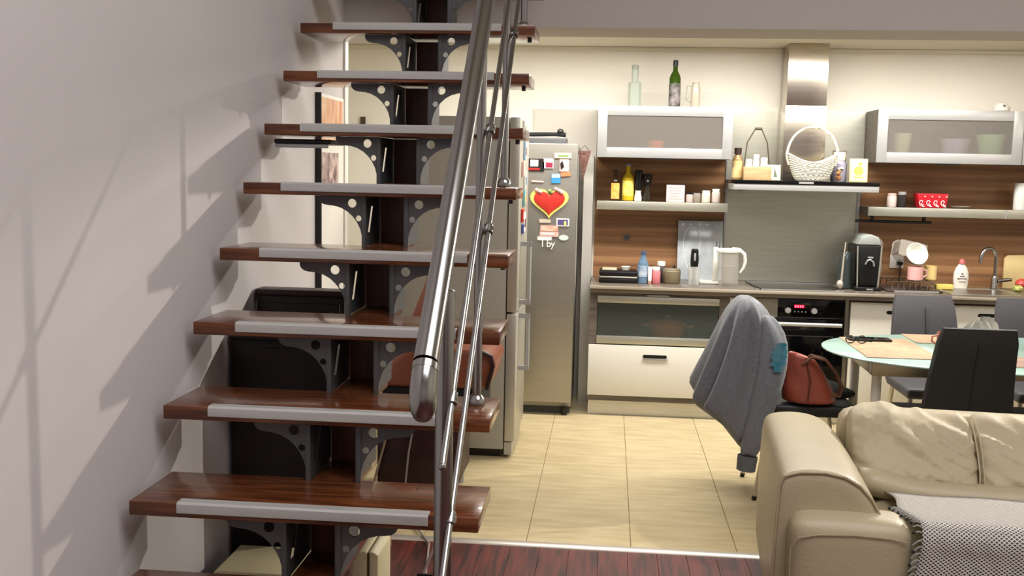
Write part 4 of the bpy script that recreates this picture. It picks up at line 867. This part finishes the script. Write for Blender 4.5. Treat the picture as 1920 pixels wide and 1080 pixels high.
far2 = copy_tree(far); far2.location = (2.345, 5.74, 0); far2['label'] = 'charcoal high-back chair beyond the table, cut off at the right edge of the photo'
near.rotation_euler = (0, 0, PI)
jc = dining_chair('dining_chair', chair_black, 'black dining chair draped with a grey hooded jacket, facing the table')
jc.location = (0.965, 5.14, 0); jc.rotation_euler = (0, 0, PI/2+0.02)

# jacket draped over the chair back (chair back at x about 0.62..0.70)
jk = thing('jacket', (0.62, 5.14, 0.2), 'grey jacket with a teal print hanging over the back of the black chair', 'jacket')
def loop(z, xl, xr, yn, yf, fold, ph_):
    out = []; n = 96; fold *= 1.9
    for j in range(n):
        a = 2*PI*j/n; c_, s_ = math.cos(a), math.sin(a)
        x = (xl+xr)/2+(xr-xl)/2*math.copysign(abs(c_)**0.8, c_)
        y = (yn+yf)/2+(yf-yn)/2*math.copysign(abs(s_)**0.8, s_)
        k = fold*(math.sin(a*9+ph_)+0.6*math.sin(a*14+1.3+ph_*0.5)+0.5*math.sin(a*5+2))
        out.append((x+k*c_, y+k*s_, z+fold*0.6*math.sin(a*3)))
    return out
prof = [(0.965, 0.665, 0.695, 5.07, 5.19, 0.0), (0.958, 0.640, 0.715, 5.02, 5.24, 0.001), (0.93, 0.612, 0.75, 4.97, 5.27, 0.002), (0.88, 0.585, 0.785, 4.93, 5.31, 0.005), (0.82, 0.560, 0.805, 4.91, 5.33, 0.008), (0.74, 0.532, 0.805, 4.89, 5.36, 0.010), (0.65, 0.505, 0.785, 4.88, 5.38, 0.012), (0.56, 0.478, 0.765, 4.87, 5.39, 0.014), (0.50, 0.46, 0.75, 4.87, 5.40, 0.015), (0.455, 0.448, 0.74, 4.88, 5.40, 0.016)]
rs = [loop(z, a, b_, c_, d_, f_, 0.3*i) for i, (z, a, b_, c_, d_, f_) in enumerate(prof)]
# slanted hem: the lower rings fall further towards the chair
for i, r_ in enumerate(rs):
    q = max(0, (i-3)/6)
    rs[i] = [(x, y, z-q*0.25*max(0, min(1, (x-0.46)/0.22))) for x, y, z in r_]
build('body', MB().rings(rs), denim_g, jk, sub=1, angle=80)
slv = [(0.750, 4.97, 0.90), (0.780, 4.92, 0.82), (0.790, 4.87, 0.72), (0.768, 4.85, 0.60), (0.735, 4.84, 0.47), (0.705, 4.83, 0.34), (0.680, 4.83, 0.235)]
def sleeve(pts, rr_):
    g = MB(); rs = []
    for i, p in enumerate(pts):
        rs.append([(p[0]+rr_[i]*math.cos(2*PI*j/20)*(1+0.06*math.sin(5*j+i*2.1)), p[1]+rr_[i]*0.8*math.sin(2*PI*j/20)*(1+0.06*math.sin(4*j+i)), p[2]+0.01*math.sin(j)) for j in range(20)])
    return g.rings(rs)
build('sleeve', sleeve(slv, [0.035, 0.064, 0.070, 0.066, 0.060, 0.054, 0.048]), denim_g, jk, sub=1, angle=80)
build('cuff', MB().tube([(0.680, 4.83, 0.245), (0.674, 4.83, 0.178)], [0.047, 0.044], 18), mat('cuff_grey', (96, 98, 102), rough=0.95, bump=0.4, bscale=120), jk)
build('hood', MB().ball((0.690, 5.06, 0.915), 0.056, 16, 0.8), mat('hood_pale', (150, 154, 164), rough=0.95, var=0.1, vscale=40), jk, sub=1, label='paler grey hood folded over the chair top')
g = MB()
rs = []
for k_ in range(13):
    t_ = k_/12; dz = 0.135*t_; half = 0.62*math.sqrt(max(0.0, math.sin(PI*(0.04+0.92*t_))))*(0.85+0.2*math.sin(k_*2.3))
    rs.append([(0.787-dz*0.12+0.0745*math.cos(a), 4.868-dz*0.12+0.0625*math.sin(a), 0.790-dz) for a in [PI*1.60+half*(i/8*2-1)*(1.0+0.12*math.sin(k_*1.7)) for i in range(9)]])
n_ = 9; vs = [p for r_ in rs for p in r_]; g.add(vs, [(i*n_+j, i*n_+j+1, (i+1)*n_+j+1, (i+1)*n_+j) for i in range(12) for j in range(8)])
build('print', g, teal_m, jk, label='teal printed patch on the sleeve')

# red-brown handbag on the jacket chair
hbg = thing('handbag', (1.00, 5.05, 0.48), 'red-brown leather handbag slumped on the seat of the jacket chair', 'bag')
rs = []
for i in range(12):
    q = i/11; z = 0.479+0.235*q
    cx = 0.985-0.055*q; wx = 0.130-0.070*q**1.5; wy = 0.085-0.052*q
    row = []
    for j in range(28):
        a = 2*PI*j/28
        k = 1+0.10*noise.noise(Vector((math.cos(a)*1.6, math.sin(a)*1.6, q*2.5)))+0.03*math.sin(a*7+q*3)*q
        row.append((cx+wx*k*math.cos(a), 4.98+wy*k*math.sin(a), z-0.02*q*math.cos(a)))
    rs.append(row)
build('body', MB().rings(rs), redbag, hbg, sub=1, angle=80)
for dy in (0.0, 0.05):
    build('strap', MB().tube([(0.93, 4.93+dy, 0.67), (0.97, 4.91+dy, 0.712), (1.03, 4.90+dy, 0.70), (1.08, 4.90+dy, 0.64), (1.115, 4.91+dy, 0.57), (1.105, 4.92+dy, 0.525), (1.07, 4.93+dy, 0.53)], 0.007, 8), mat('strap_brown', (108, 72, 56), rough=0.4), hbg)
build('seam', MB().tube([(0.955, 4.895, 0.50), (0.965, 4.905, 0.60), (0.945, 4.945, 0.70)], 0.003, 6), mat('bag_dark', (84, 30, 24), rough=0.4), hbg)
# dark coat bundled behind the bag
g = MB(); rs = []
for i in range(7):
    q = i/6
    rs.append([(1.10+0.13*(1-q**2)*(1+0.12*math.sin(3*j+i))*math.cos(2*PI*j/22), 5.19+0.09*(1-q**2)*math.sin(2*PI*j/22), 0.4785+0.075*q) for j in range(22)])
tag(build('dark_scarf', MB().rings(rs), mat('dark_green_cloth', (34, 40, 38), rough=0.9, bump=0.5, bscale=30), angle=80), 'dark scarf bundled on the chair seat behind the handbag', 'scarf')

# ------------------------------------------------------------------ sofa
ang = math.radians(-5.0); SO = Vector((0.55, 3.12, 0))
SU = Vector((math.cos(ang), math.sin(ang), 0)); SV = Vector((-math.sin(ang), math.cos(ang), 0))
def W(u, v, z): p = SO+SU*u+SV*v; return (p.x, p.y, z)
sofa = thing('sofa', W(1.1, 0.5, 0), 'cream leather sofa with a wide padded arm and wrinkled back cushions', 'sofa')
# arm: rounded profile swept in v
def armprof(t, v):
    # t in 0..1 around the profile from outer bottom over the top to the inner bottom
    key = [(-0.015, 0.06), (-0.022, 0.20), (-0.022, 0.36), (-0.018, 0.52), (-0.014, 0.62), (-0.002, 0.655), (0.045, 0.670), (0.12, 0.674), (0.18, 0.664), (0.225, 0.640), (0.262, 0.600), (0.290, 0.550), (0.305, 0.49), (0.31, 0.40), (0.31, 0.20), (0.31, 0.06)]
    return key
key = armprof(0, 0)
rs = []
vs_ = [(0.0, 0.90, 0.93), (0.006, 0.965, 0.975), (0.018, 0.992, 0.995), (0.035, 1, 1), (0.2, 1, 1.0), (0.4, 1, 0.995), (0.6, 1, 0.985), (0.78, 1, 0.975), (0.90, 0.99, 0.965), (0.94, 0.97, 0.95), (0.965, 0.92, 0.91)]
for v, s1, s2 in vs_:
    rs.append([W(0.135+(u-0.135)*s1, v, 0.06+(z-0.06)*s2) for u, z in key])
arm = build('armrest', MB().rings(rs), leather, sofa, sub=2, angle=180)
# piping along the front edge
build('piping', MB().tube([W(u, 0.006, z) for u, z in [(0.135+(a-0.135)*0.985, 0.06+(b_-0.06)*0.988) for a, b_ in key[1:14]]], 0.004, 8), leather, arm)
# front base under the arm and along the seat
def soft(u0, v0, z0, u1, v1, z1, r, nu=10, nv=8, nz=6, bulge=0.0, wr=0.0, seed=0):
    bm = bmesh.new()
    g = MB()
    def pnt(a, b_, c_):
        u = u0+(u1-u0)*a; v = v0+(v1-v0)*b_; z = z0+(z1-z0)*c_
        # round the box
        du, dv, dz = u1-u0, v1-v0, z1-z0
        cu = min(max(u, u0+r), u1-r); cv = min(max(v, v0+r), v1-r); cz = min(max(z, z0+r), z1-r)
        d = Vector((u-cu, v-cv, z-cz)); 
        if d.length > 1e-9: d = d.normalized()*min(r, d.length) if d.length < r else d.normalized()*r
        p = Vector((cu, cv, cz))+d
        ka = math.sin(PI*a)*math.sin(PI*c_); kb = math.sin(PI*a)*math.sin(PI*b_)
        if b_ < 0.01: p.y -= bulge*ka
        if c_ > 0.99: p.z += bulge*kb
        if wr: 
            q = noise.noise(Vector((u*4+seed, v*9, z*22)))
            p.y += wr*q*(1 if b_ < 0.5 else 0); p.z += wr*0.6*q
        return p
    idx = {}
    def V_(i, j, k):
        if (i, j, k) not in idx: idx[(i, j, k)] = bm.verts.new(pnt(i/nu, j/nv, k/nz))
        return idx[(i, j, k)]
    for i in range(nu):
        for j in range(nv):
            for k in (0, nz): bm.faces.new([V_(i, j, k), V_(i+1, j, k), V_(i+1, j+1, k), V_(i, j+1, k)])
        for k in range(nz):
            for j in (0, nv): bm.faces.new([V_(i, j, k), V_(i+1, j, k), V_(i+1, j, k+1), V_(i, j, k+1)])
    for j in range(nv):
        for k in range(nz):
            for i in (0, nu): bm.faces.new([V_(i, j, k), V_(i, j+1, k), V_(i, j+1, k+1), V_(i, j, k+1)])
    bm.verts.index_update()
    g.add([W(*v.co) for v in bm.verts], [tuple(v.index for v in f.verts) for f in bm.faces]); bm.free()
    return g
bs = build('front_base', soft(0.016, -0.085, 0.10, 0.372, 0.10, 0.548, 0.045, nu=10, nv=6, nz=12, bulge=0.008), leather, sofa, sub=1, angle=180, label='padded base below the arm')
build('seam', MB().tube([W(u, -0.0885, z) for u, z in ((0.022, 0.20), (0.022, 0.46), (0.040, 0.492), (0.10, 0.505), (0.20, 0.512), (0.30, 0.510), (0.352, 0.502))], 0.0022, 6), mat('seam_tan', (164, 148, 118), rough=0.6), bs)
build('seat_base', soft(0.318, -0.06, 0.08, 2.35, 0.70, 0.46, 0.05, nu=20, nv=8, nz=6), leather, sofa, sub=1, angle=180)
# back frame
build('back_frame', soft(0.262, 0.80, 0.06, 2.40, 0.96, 0.690, 0.045, nu=24, nv=4, nz=10), leather, sofa, sub=1, angle=180)
# back cushions: profile swept along u with wrinkles
leather_soft = mat('cream_leather_soft', (176, 163, 133), rough=0.55, spec=0.35, var=0.035, vscale=5, bump=0.08, bscale=120)
def cushion(u0, u1, seed):
    NU, rs = 90, []
    prof_ = [(0.62, 0.44), (0.555, 0.455), (0.525, 0.49), (0.535, 0.53), (0.565, 0.57), (0.60, 0.61), (0.645, 0.655), (0.70, 0.69), (0.76, 0.708), (0.82, 0.70), (0.84, 0.66), (0.83, 0.58), (0.80, 0.50), (0.72, 0.44)]
    # resample the profile finely
    fine = []
    m_ = len(prof_)
    for i in range(m_):
        p0, p1, p2, p3 = [Vector(prof_[(i+k) % m_]) for k in (-1, 0, 1, 2)]
        for s_ in range(4):
            t = s_/4
            fine.append(0.5*((2*p1)+(-p0+p2)*t+(2*p0-5*p1+4*p2-p3)*t*t+(-p0+3*p1-3*p2+p3)*t**3))
    for i in range(NU+1):
        a = i/NU; u = u0+(u1-u0)*a
        e = min(1, (a*(u1-u0))/0.05, ((1-a)*(u1-u0))/0.05); e = math.sqrt(max(0.0, 1-(1-e)**2))
        row = []
        for k, p in enumerate(fine):
            v, z = p
            c = Vector((0.70, 0.58))
            s_ = 0.72+0.28*e
            # seams pull the cushion in; wrinkles radiate from them
            d_edge = min(a, 1-a)*(u1-u0)
            n1 = noise.noise(Vector((u*3.2+seed, z*26+u*11, v*5))); n2 = noise.noise(Vector((u*6+seed*2, z*44-u*19, v*8)))
            n3 = noise.noise(Vector((u*9+seed*3, z*60+u*25, v*8)))
            wv = 0.034*(0.22-abs(n1))+0.013*(0.2-abs(n2))+0.003*(0.2-abs(n3))
            wv *= (1 if k < 40 else 0.3)
            sag = 0.012*math.sin(PI*a)
            hump = 0.022*math.exp(-((u-0.42)/0.10)**2)
            vv = c.x+(v-c.x)*s_; zz = c.y+(z-c.y)*s_+(hump if z > 0.6 else 0)
            n_ = Vector((v-c.x, z-c.y)); n_ = n_.normalized() if n_.length > 1e-6 else n_
            row.append(W(u, vv+n_.x*(wv+sag*0.6), zz+n_.y*(wv*0.7)))
        rs.append(row)
    return MB().rings(rs)
for (a, b_, sd, lb) in ((0.285, 0.70, 1.0, 'crumpled left panel of the back cushion'), (0.705, 1.36, 7.0, 'crumpled middle panel of the back cushion'), (1.365, 2.30, 12.0, None)):
    cu_ = build('back_cushion', cushion(a, b_, sd), leather_soft, sofa, angle=180, label=lb)
for u in (0.698, 0.712):
    build('cushion_seam', MB().tube([W(u, v, z) for v, z in ((0.57, 0.47), (0.535, 0.50), (0.548, 0.55), (0.585, 0.60), (0.65, 0.66), (0.72, 0.695))], 0.003, 6), leather, sofa)
# lumbar roll below the cushions
g = MB(); rs = []
for i in range(41):
    u = 0.30+2.0*i/40
    dip = 0.035*math.exp(-((u-0.32)/0.12)**2)
    rs.append([W(u, 0.52+0.060*math.cos(2*PI*j/16), 0.470+dip+0.050*math.sin(2*PI*j/16)+0.003*noise.noise(Vector((u*9, j*0.7, 0)))) for j in range(16)])
build('lumbar_roll', MB().rings(rs), leather, sofa, angle=180)
for (u_, v_) in ((0.12, 0.06), (0.12, 0.85), (2.2, 0.06), (2.2, 0.85)):
    build('foot', MB().tube([W(u_, v_, 0.0), W(u_, v_, 0.08)], 0.025, 12), black_m, sofa)
# woven throw on the seat
def throw_mat():
    M = bpy.data.materials.new('woven_throw'); M.use_nodes = True; nt = M.node_tree; b = nt.nodes['Principled BSDF']
    b.inputs['Roughness'].default_value = 0.95
    tc = nt.nodes.new('ShaderNodeUVMap')
    def wave(rot, sc):
        mp = nt.nodes.new('ShaderNodeMapping'); mp.inputs['Rotation'].default_value = (0, 0, rot); nt.links.new(tc.outputs[0], mp.inputs[0])
        wv = nt.nodes.new('ShaderNodeTexWave'); wv.inputs['Scale'].default_value = sc; wv.inputs['Distortion'].default_value = 0.5; wv.inputs['Detail'].default_value = 1
        nt.links.new(mp.outputs[0], wv.inputs[0]); return wv
    a, c_ = wave(0.9, 36), wave(-0.9, 36)
    mx = nt.nodes.new('ShaderNodeMath'); mx.operation = 'MAXIMUM'; nt.links.new(a.outputs['Fac'], mx.inputs[0]); nt.links.new(c_.outputs['Fac'], mx.inputs[1])
    r = nt.nodes.new('ShaderNodeValToRGB'); nt.links.new(mx.outputs[0], r.inputs[0])
    r.color_ramp.elements[0].position = 0.45; r.color_ramp.elements[0].color = lin((108, 100, 97))+(1,)
    r.color_ramp.elements[1].position = 0.85; r.color_ramp.elements[1].color = lin((222, 216, 208))+(1,)
    nt.links.new(r.outputs[0], b.inputs['Base Color'])
    bp = nt.nodes.new('ShaderNodeBump'); bp.inputs['Strength'].default_value = 0.9; bp.inputs['Distance'].default_value = 0.006
    nt.links.new(mx.outputs[0], bp.inputs['Height']); nt.links.new(bp.outputs[0], b.inputs['Normal'])
    return M
thw = thing('throw_blanket', W(1.1, 0.2, 0.2), 'grey woven throw with a fringed edge spread over the sofa seat', 'blanket')
NU, NV = 80, 34
def thp(a, b_):
    u = 0.374+1.9*a; s_ = b_*1.05
    # path: back of the seat (v .50) forward to the front edge then down
    if s_ < 0.52: v = 0.47-s_; z = 0.478+0.075*(s_/0.52)
    elif s_ < 0.60: t = (s_-0.52)/0.08*PI/2; v = -0.05-0.05*math.sin(t); z = 0.553-0.05*(1-math.cos(t))
    else: v = -0.10-0.01*math.sin(u*9); z = 0.503-(s_-0.60)
    bump_ = 0.006*noise.noise(Vector((u*5, s_*5, 2)))
    return W(u+0.012*math.sin(s_*14)*(1-min(1, a*8)), v-0.0*bump_, z+bump_+0.004)
vs = [thp(i/NU, j/NV) for i in range(NU+1) for j in range(NV+1)]
top = MB().add(vs, [(i*(NV+1)+j, (i+1)*(NV+1)+j, (i+1)*(NV+1)+j+1, i*(NV+1)+j+1) for i in range(NU) for j in range(NV)])
to = build('cloth', top, throw_mat(), thw, angle=180)
uv = to.data.uv_layers.new(name='UVMap')
for lp in to.data.loops:
    i, j = divmod(lp.vertex_index, NV+1); uv.data[lp.index].uv = (1.9*i/NU, 1.05*j/NV)
md = to.modifiers.new('thick', 'SOLIDIFY'); md.thickness = 0.006; md.offset = 1
g = MB(); g2 = MB()
for k in range(34):
    b_ = 0.30+0.68*k/34; p = Vector(thp(0, b_))
    q = p+Vector((-0.022-0.008*random.random(), -0.012, 0.004 if b_ < 0.55 else -0.012)); 
    g.tube([p, (p+q)/2+Vector((0, -0.004, 0.006)), q], [0.003, 0.0025, 0.002], 5)
    if k % 2 == 0: g2.ball(q, 0.0058, 6)
tag(build('fringe', g, mat('fringe_grey', (150, 146, 142), rough=0.95), thw), kind='stuff')
tag(build('fringe_knots', g2, mat('fringe_dark', (44, 42, 44), rough=0.9), thw), kind='stuff')

# ------------------------------------------------------------------ under and behind the stairs
dc = thing('dark_cabinet', (-1.12, 3.74, 0), 'slim dark brown cabinet standing behind the dark chest under the stairs', 'cabinet')
build('body', B(-1.285, 3.70, 0.0, -0.955, 3.785, 1.075), darkcab, dc, bevel=0.003)
build('top', B(-1.292, 3.695, 1.0755, -0.945, 3.79, 1.098), maroon, dc, bevel=0.003)
build('door', B(-1.27, 3.686, 0.06, -0.97, 3.6995, 1.05), darkcab, dc, bevel=0.002)
build('knob', MB().ball((-1.0, 3.684, 1.02), 0.004, 10), dkw, dc)
lc = thing('dark_chest', (-1.11, 3.55, 0), 'lower dark chest under the stairs in front of the dark cabinet', 'chest')
build('body', B(-1.285, 3.43, 0.0, -0.935, 3.675, 0.955), darkcab, lc, bevel=0.003)
build('lid', B(-1.29, 3.42, 0.956, -0.93, 3.68, 0.975), darkcab, lc, bevel=0.003)
build('front_panel', B(-1.27, 3.421, 0.05, -0.95, 3.4295, 0.93), darkcab, lc, bevel=0.002)
# beige box below the first visible treads
bb = thing('storage_box', (-1.08, 3.16, 0.0), 'beige lidded storage box on the floor under the stairs', 'box')
beige = mat('beige_plastic', (208, 198, 160), rough=0.5)
build('box', MB().rings([[(-1.20, 3.11, 0.0), (-0.95, 3.11, 0), (-0.95, 3.31, 0), (-1.20, 3.31, 0)], [(-1.22, 3.09, 0.235), (-0.93, 3.09, 0.235), (-0.93, 3.33, 0.235), (-1.22, 3.33, 0.235)]]), mat('box_dark', (52, 46, 40), rough=0.6), bb, bevel=0.006)
build('lid', MB().rings([[(-1.23, 3.08, 0.236), (-0.92, 3.08, 0.236), (-0.92, 3.34, 0.236), (-1.23, 3.34, 0.236)], [(-1.22, 3.09, 0.262), (-0.93, 3.09, 0.262), (-0.93, 3.33, 0.262), (-1.22, 3.33, 0.262)]]), beige, bb, bevel=0.006)
# beige device right of the stringer
sd = thing('beige_heater', (-0.76, 3.36, 0.0), 'beige rounded appliance with a groove standing behind the stair bracket', 'heater')
build('shell', MB().prism([(-0.825, 0.0), (-0.825, 0.17), (-0.815, 0.24), (-0.798, 0.276), (-0.768, 0.286), (-0.768, 0.0)], 'xz', 3.27, 3.47), beige, sd, bevel=0.008)
build('side_shell', MB().prism([(-0.760, 0.0), (-0.760, 0.284), (-0.745, 0.282), (-0.728, 0.272), (-0.728, 0.0)], 'xz', 3.27, 3.47), beige, sd, bevel=0.008)
build('groove', B(-0.768, 3.28, 0.0, -0.760, 3.46, 0.276), mat('groove_olive', (96, 84, 52), rough=0.7), sd)
build('front_grille', B(-0.82, 3.262, 0.03, -0.775, 3.2695, 0.19), dark_m, sd)
build('hose', MB().tube([(-0.80, 3.475, 0.27), (-0.78, 3.52, 0.325), (-0.755, 3.54, 0.30), (-0.75, 3.56, 0.20)], 0.006, 8), mat('hose_tan', (170, 140, 100), rough=0.5), sd)
# brown leather armchair between stairs and fridge
ac = thing('leather_armchair', (-0.75, 4.75, 0), 'brown leather lounge chair behind the stairs, in front of the grey fridge', 'armchair')
rs = []
for i in range(9):
    q = i/8; z = 0.70+0.36*q; xl = -0.985+0.125*q; xr = -0.800
    rs.append([(xl, 4.86+0.10*q, z), ((xl+xr)/2, 4.84+0.10*q, z), (xr, 4.86+0.10*q, z), (xr, 4.92+0.10*q, z), ((xl+xr)/2, 4.93+0.10*q, z), (xl, 4.92+0.10*q, z)])
build('backrest', MB().rings(rs), brownl, ac, bevel=0.008, angle=60)
build('back_edge', MB().tube([(-0.797, 4.89, 0.70), (-0.790, 4.94, 0.88), (-0.797, 4.99, 1.065)], 0.012, 8), mat('dark_piping', (44, 22, 20), rough=0.5), ac)
poly = [(-1.03, 0.55), (-0.97, 0.68), (-0.90, 0.735), (-0.80, 0.745), (-0.56, 0.735), (-0.505, 0.715), (-0.495, 0.67), (-0.525, 0.55)]
build('seat', MB().prism(poly, 'xz', 4.62, 5.05), brownl, ac, bevel=0.03, segs=3, angle=60)
build('seat_piping', MB().tube([(-0.56, 4.60, 0.735), (-0.512, 4.605, 0.712), (-0.502, 4.605, 0.67), (-0.53, 4.61, 0.56)], 0.010, 8), mat('dark_piping', (44, 22, 20)), ac)
build('front_panel', B(-1.04, 4.63, 0.09, -0.66, 5.04, 0.40), maroon, ac, bevel=0.01)
build('front_edge', MB().tube([(-1.05, 4.615, 0.10), (-0.99, 4.615, 0.33), (-0.95, 4.615, 0.385), (-0.66, 4.615, 0.392)], 0.006, 8), mat('chair_trim', (150, 130, 110), rough=0.4), ac)
build('frame_rail', B(-1.02, 4.64, 0.401, -0.56, 5.03, 0.549), mat('dark_void', (12, 11, 11)), ac)
for fx, fy in ((-1.0, 4.68), (-0.70, 4.68), (-1.0, 5.0), (-0.70, 5.0)): build('leg', MB().tube([(fx, fy, 0), (fx, fy, 0.09)], 0.018, 10), alu, ac)
tag(build('power_cord', MB().tube([(-0.86, 4.600, 0.40), (-0.885, 4.595, 0.25), (-0.90, 4.595, 0.08), (-0.86, 4.45, 0.008), (-0.70, 4.1, 0.012), (-0.66, 3.8, 0.006), (-0.72, 3.55, 0.006)], 0.0045, 8), mat('cord_grey', (150, 140, 136), rough=0.5)), 'pale grey cord running down the dark chair base to the floor', 'cord')
cb_ = []
for i in range(40):
    a = i*0.55; cb_.append((-0.60+0.055*math.cos(a)*(1+0.15*math.sin(i)), 3.40+0.08*math.sin(a), 0.006+0.0035*(i % 5)))
tag(build('cable_coil', MB().tube(cb_, 0.0035, 6), mat('cord_dark', (86, 80, 74), rough=0.5)), 'loose coil of thin cable on the dark wooden floor by the stairs', 'cable')
fl2 = thing('floor_brush', (-0.58, 3.72, 0), 'dark brush head with a shiny metal end on the floor behind the stair post', 'brush')
build('head', MB().tube([(-0.68, 3.74, 0.018), (-0.60, 3.72, 0.020), (-0.56, 3.71, 0.020)], [0.010, 0.016, 0.012], 10), black_m, fl2)
build('tip', MB().tube([(-0.56, 3.71, 0.020), (-0.50, 3.70, 0.018)], [0.011, 0.009], 10), chrome, fl2)
build('stick', MB().tube([(-0.66, 3.74, 0.025), (-0.615, 3.95, 0.16), (-0.575, 4.10, 0.25)], 0.006, 8), mat('stick_brown', (110, 92, 88), rough=0.4), fl2)
# board on the left wall by the hall corner
wb = thing('wall_board', (XW, 4.73, 0.98), 'tall wall board with a black edge and pinned pictures by the hall corner', 'board')
build('edge', B(XW+0.001, 4.518, 0.95, XW+0.026, 4.53, 1.875), black_m, wb, label='thick black side edge')
build('panel', B(XW+0.001, 4.531, 0.95, XW+0.012, 4.96, 1.875), white_pl, wb)
build('poster', B(XW+0.0125, 4.57, 1.66, XW+0.014, 4.94, 1.86), mat('poster_peach', (230, 200, 160), rough=0.6, rgb2=(206, 130, 96), vscale=5, stretch=(1, 3, 1)), wb)
build('photo', B(XW+0.0125, 4.55, 1.44, XW+0.014, 4.86, 1.615), mat('photo_mix', (214, 190, 180), rough=0.5, rgb2=(96, 74, 74), vscale=16), wb)
hk = thing('wall_hook', (-1.72, 7.12, 1.80), 'small dark hook with keys on the cream wall beyond the stairs', 'hook')
build('plate', B(-1.735, 7.135, 1.84, -1.70, 7.1495, 1.90), dkw, hk, bevel=0.003)
build('prong', MB().tube([(-1.718, 7.135, 1.86), (-1.718, 7.10, 1.85), (-1.718, 7.09, 1.875)], 0.005, 8), dkw, hk)
build('key', B(-1.722, 7.095, 1.79, -1.706, 7.100, 1.85), dkw, hk)
# smoked tray slotted under a tread near the wall
ct = thing('hanging_tray', (-1.14, 3.72, 1.62), 'thin dark tray fixed under the left end of an upper tread', 'tray')
build('tray', B(-1.245, 3.78, 1.632, -1.03, 3.98, 1.650), black_m, ct, bevel=0.006)
build('lip', B(-1.24, 3.775, 1.618, -1.04, 3.79, 1.6315), alu, ct, bevel=0.003)
# track spot off to the right of the photograph (its light is set at the top)
pl = thing('track_spot', (2.98, 5.82, 2.36), 'off-frame ceiling track spotlight aimed at the stairs', 'lamp')
build('can', MB().tube([(2.975, 5.815, 2.365), (3.06, 5.87, 2.372)], 0.016, 20), alu, pl)

GROUPS = {'dining_chair': 'dining chairs around the glass table', 'base_cabinet': 'base cabinets of the kitchen run', 'wall_cabinet': 'frosted glass wall cabinets',
          'wall_shelf': 'steel-fronted wall shelves', 'magnet': 'small magnets on the two fridges', 'spice_jar': 'small jars', 'bottle': 'bottles in the kitchen', 'mug': 'mugs and cups',
          'placemat': 'placemats on the glass table', 'pepper_grinder': 'grinders on the left shelf', 'fridge': 'fridges', 'bowl': 'bowls in the kitchen', 'wall_socket': 'sockets on the walnut panel'}
for o in list(bpy.data.objects):
    st_ = o.name.split('.')[0]
    if o.parent is None and st_ in GROUPS: o['group'] = GROUPS[st_]
# tidy helper properties
for o in bpy.data.objects:
    if '_o' in o: del o['_o']
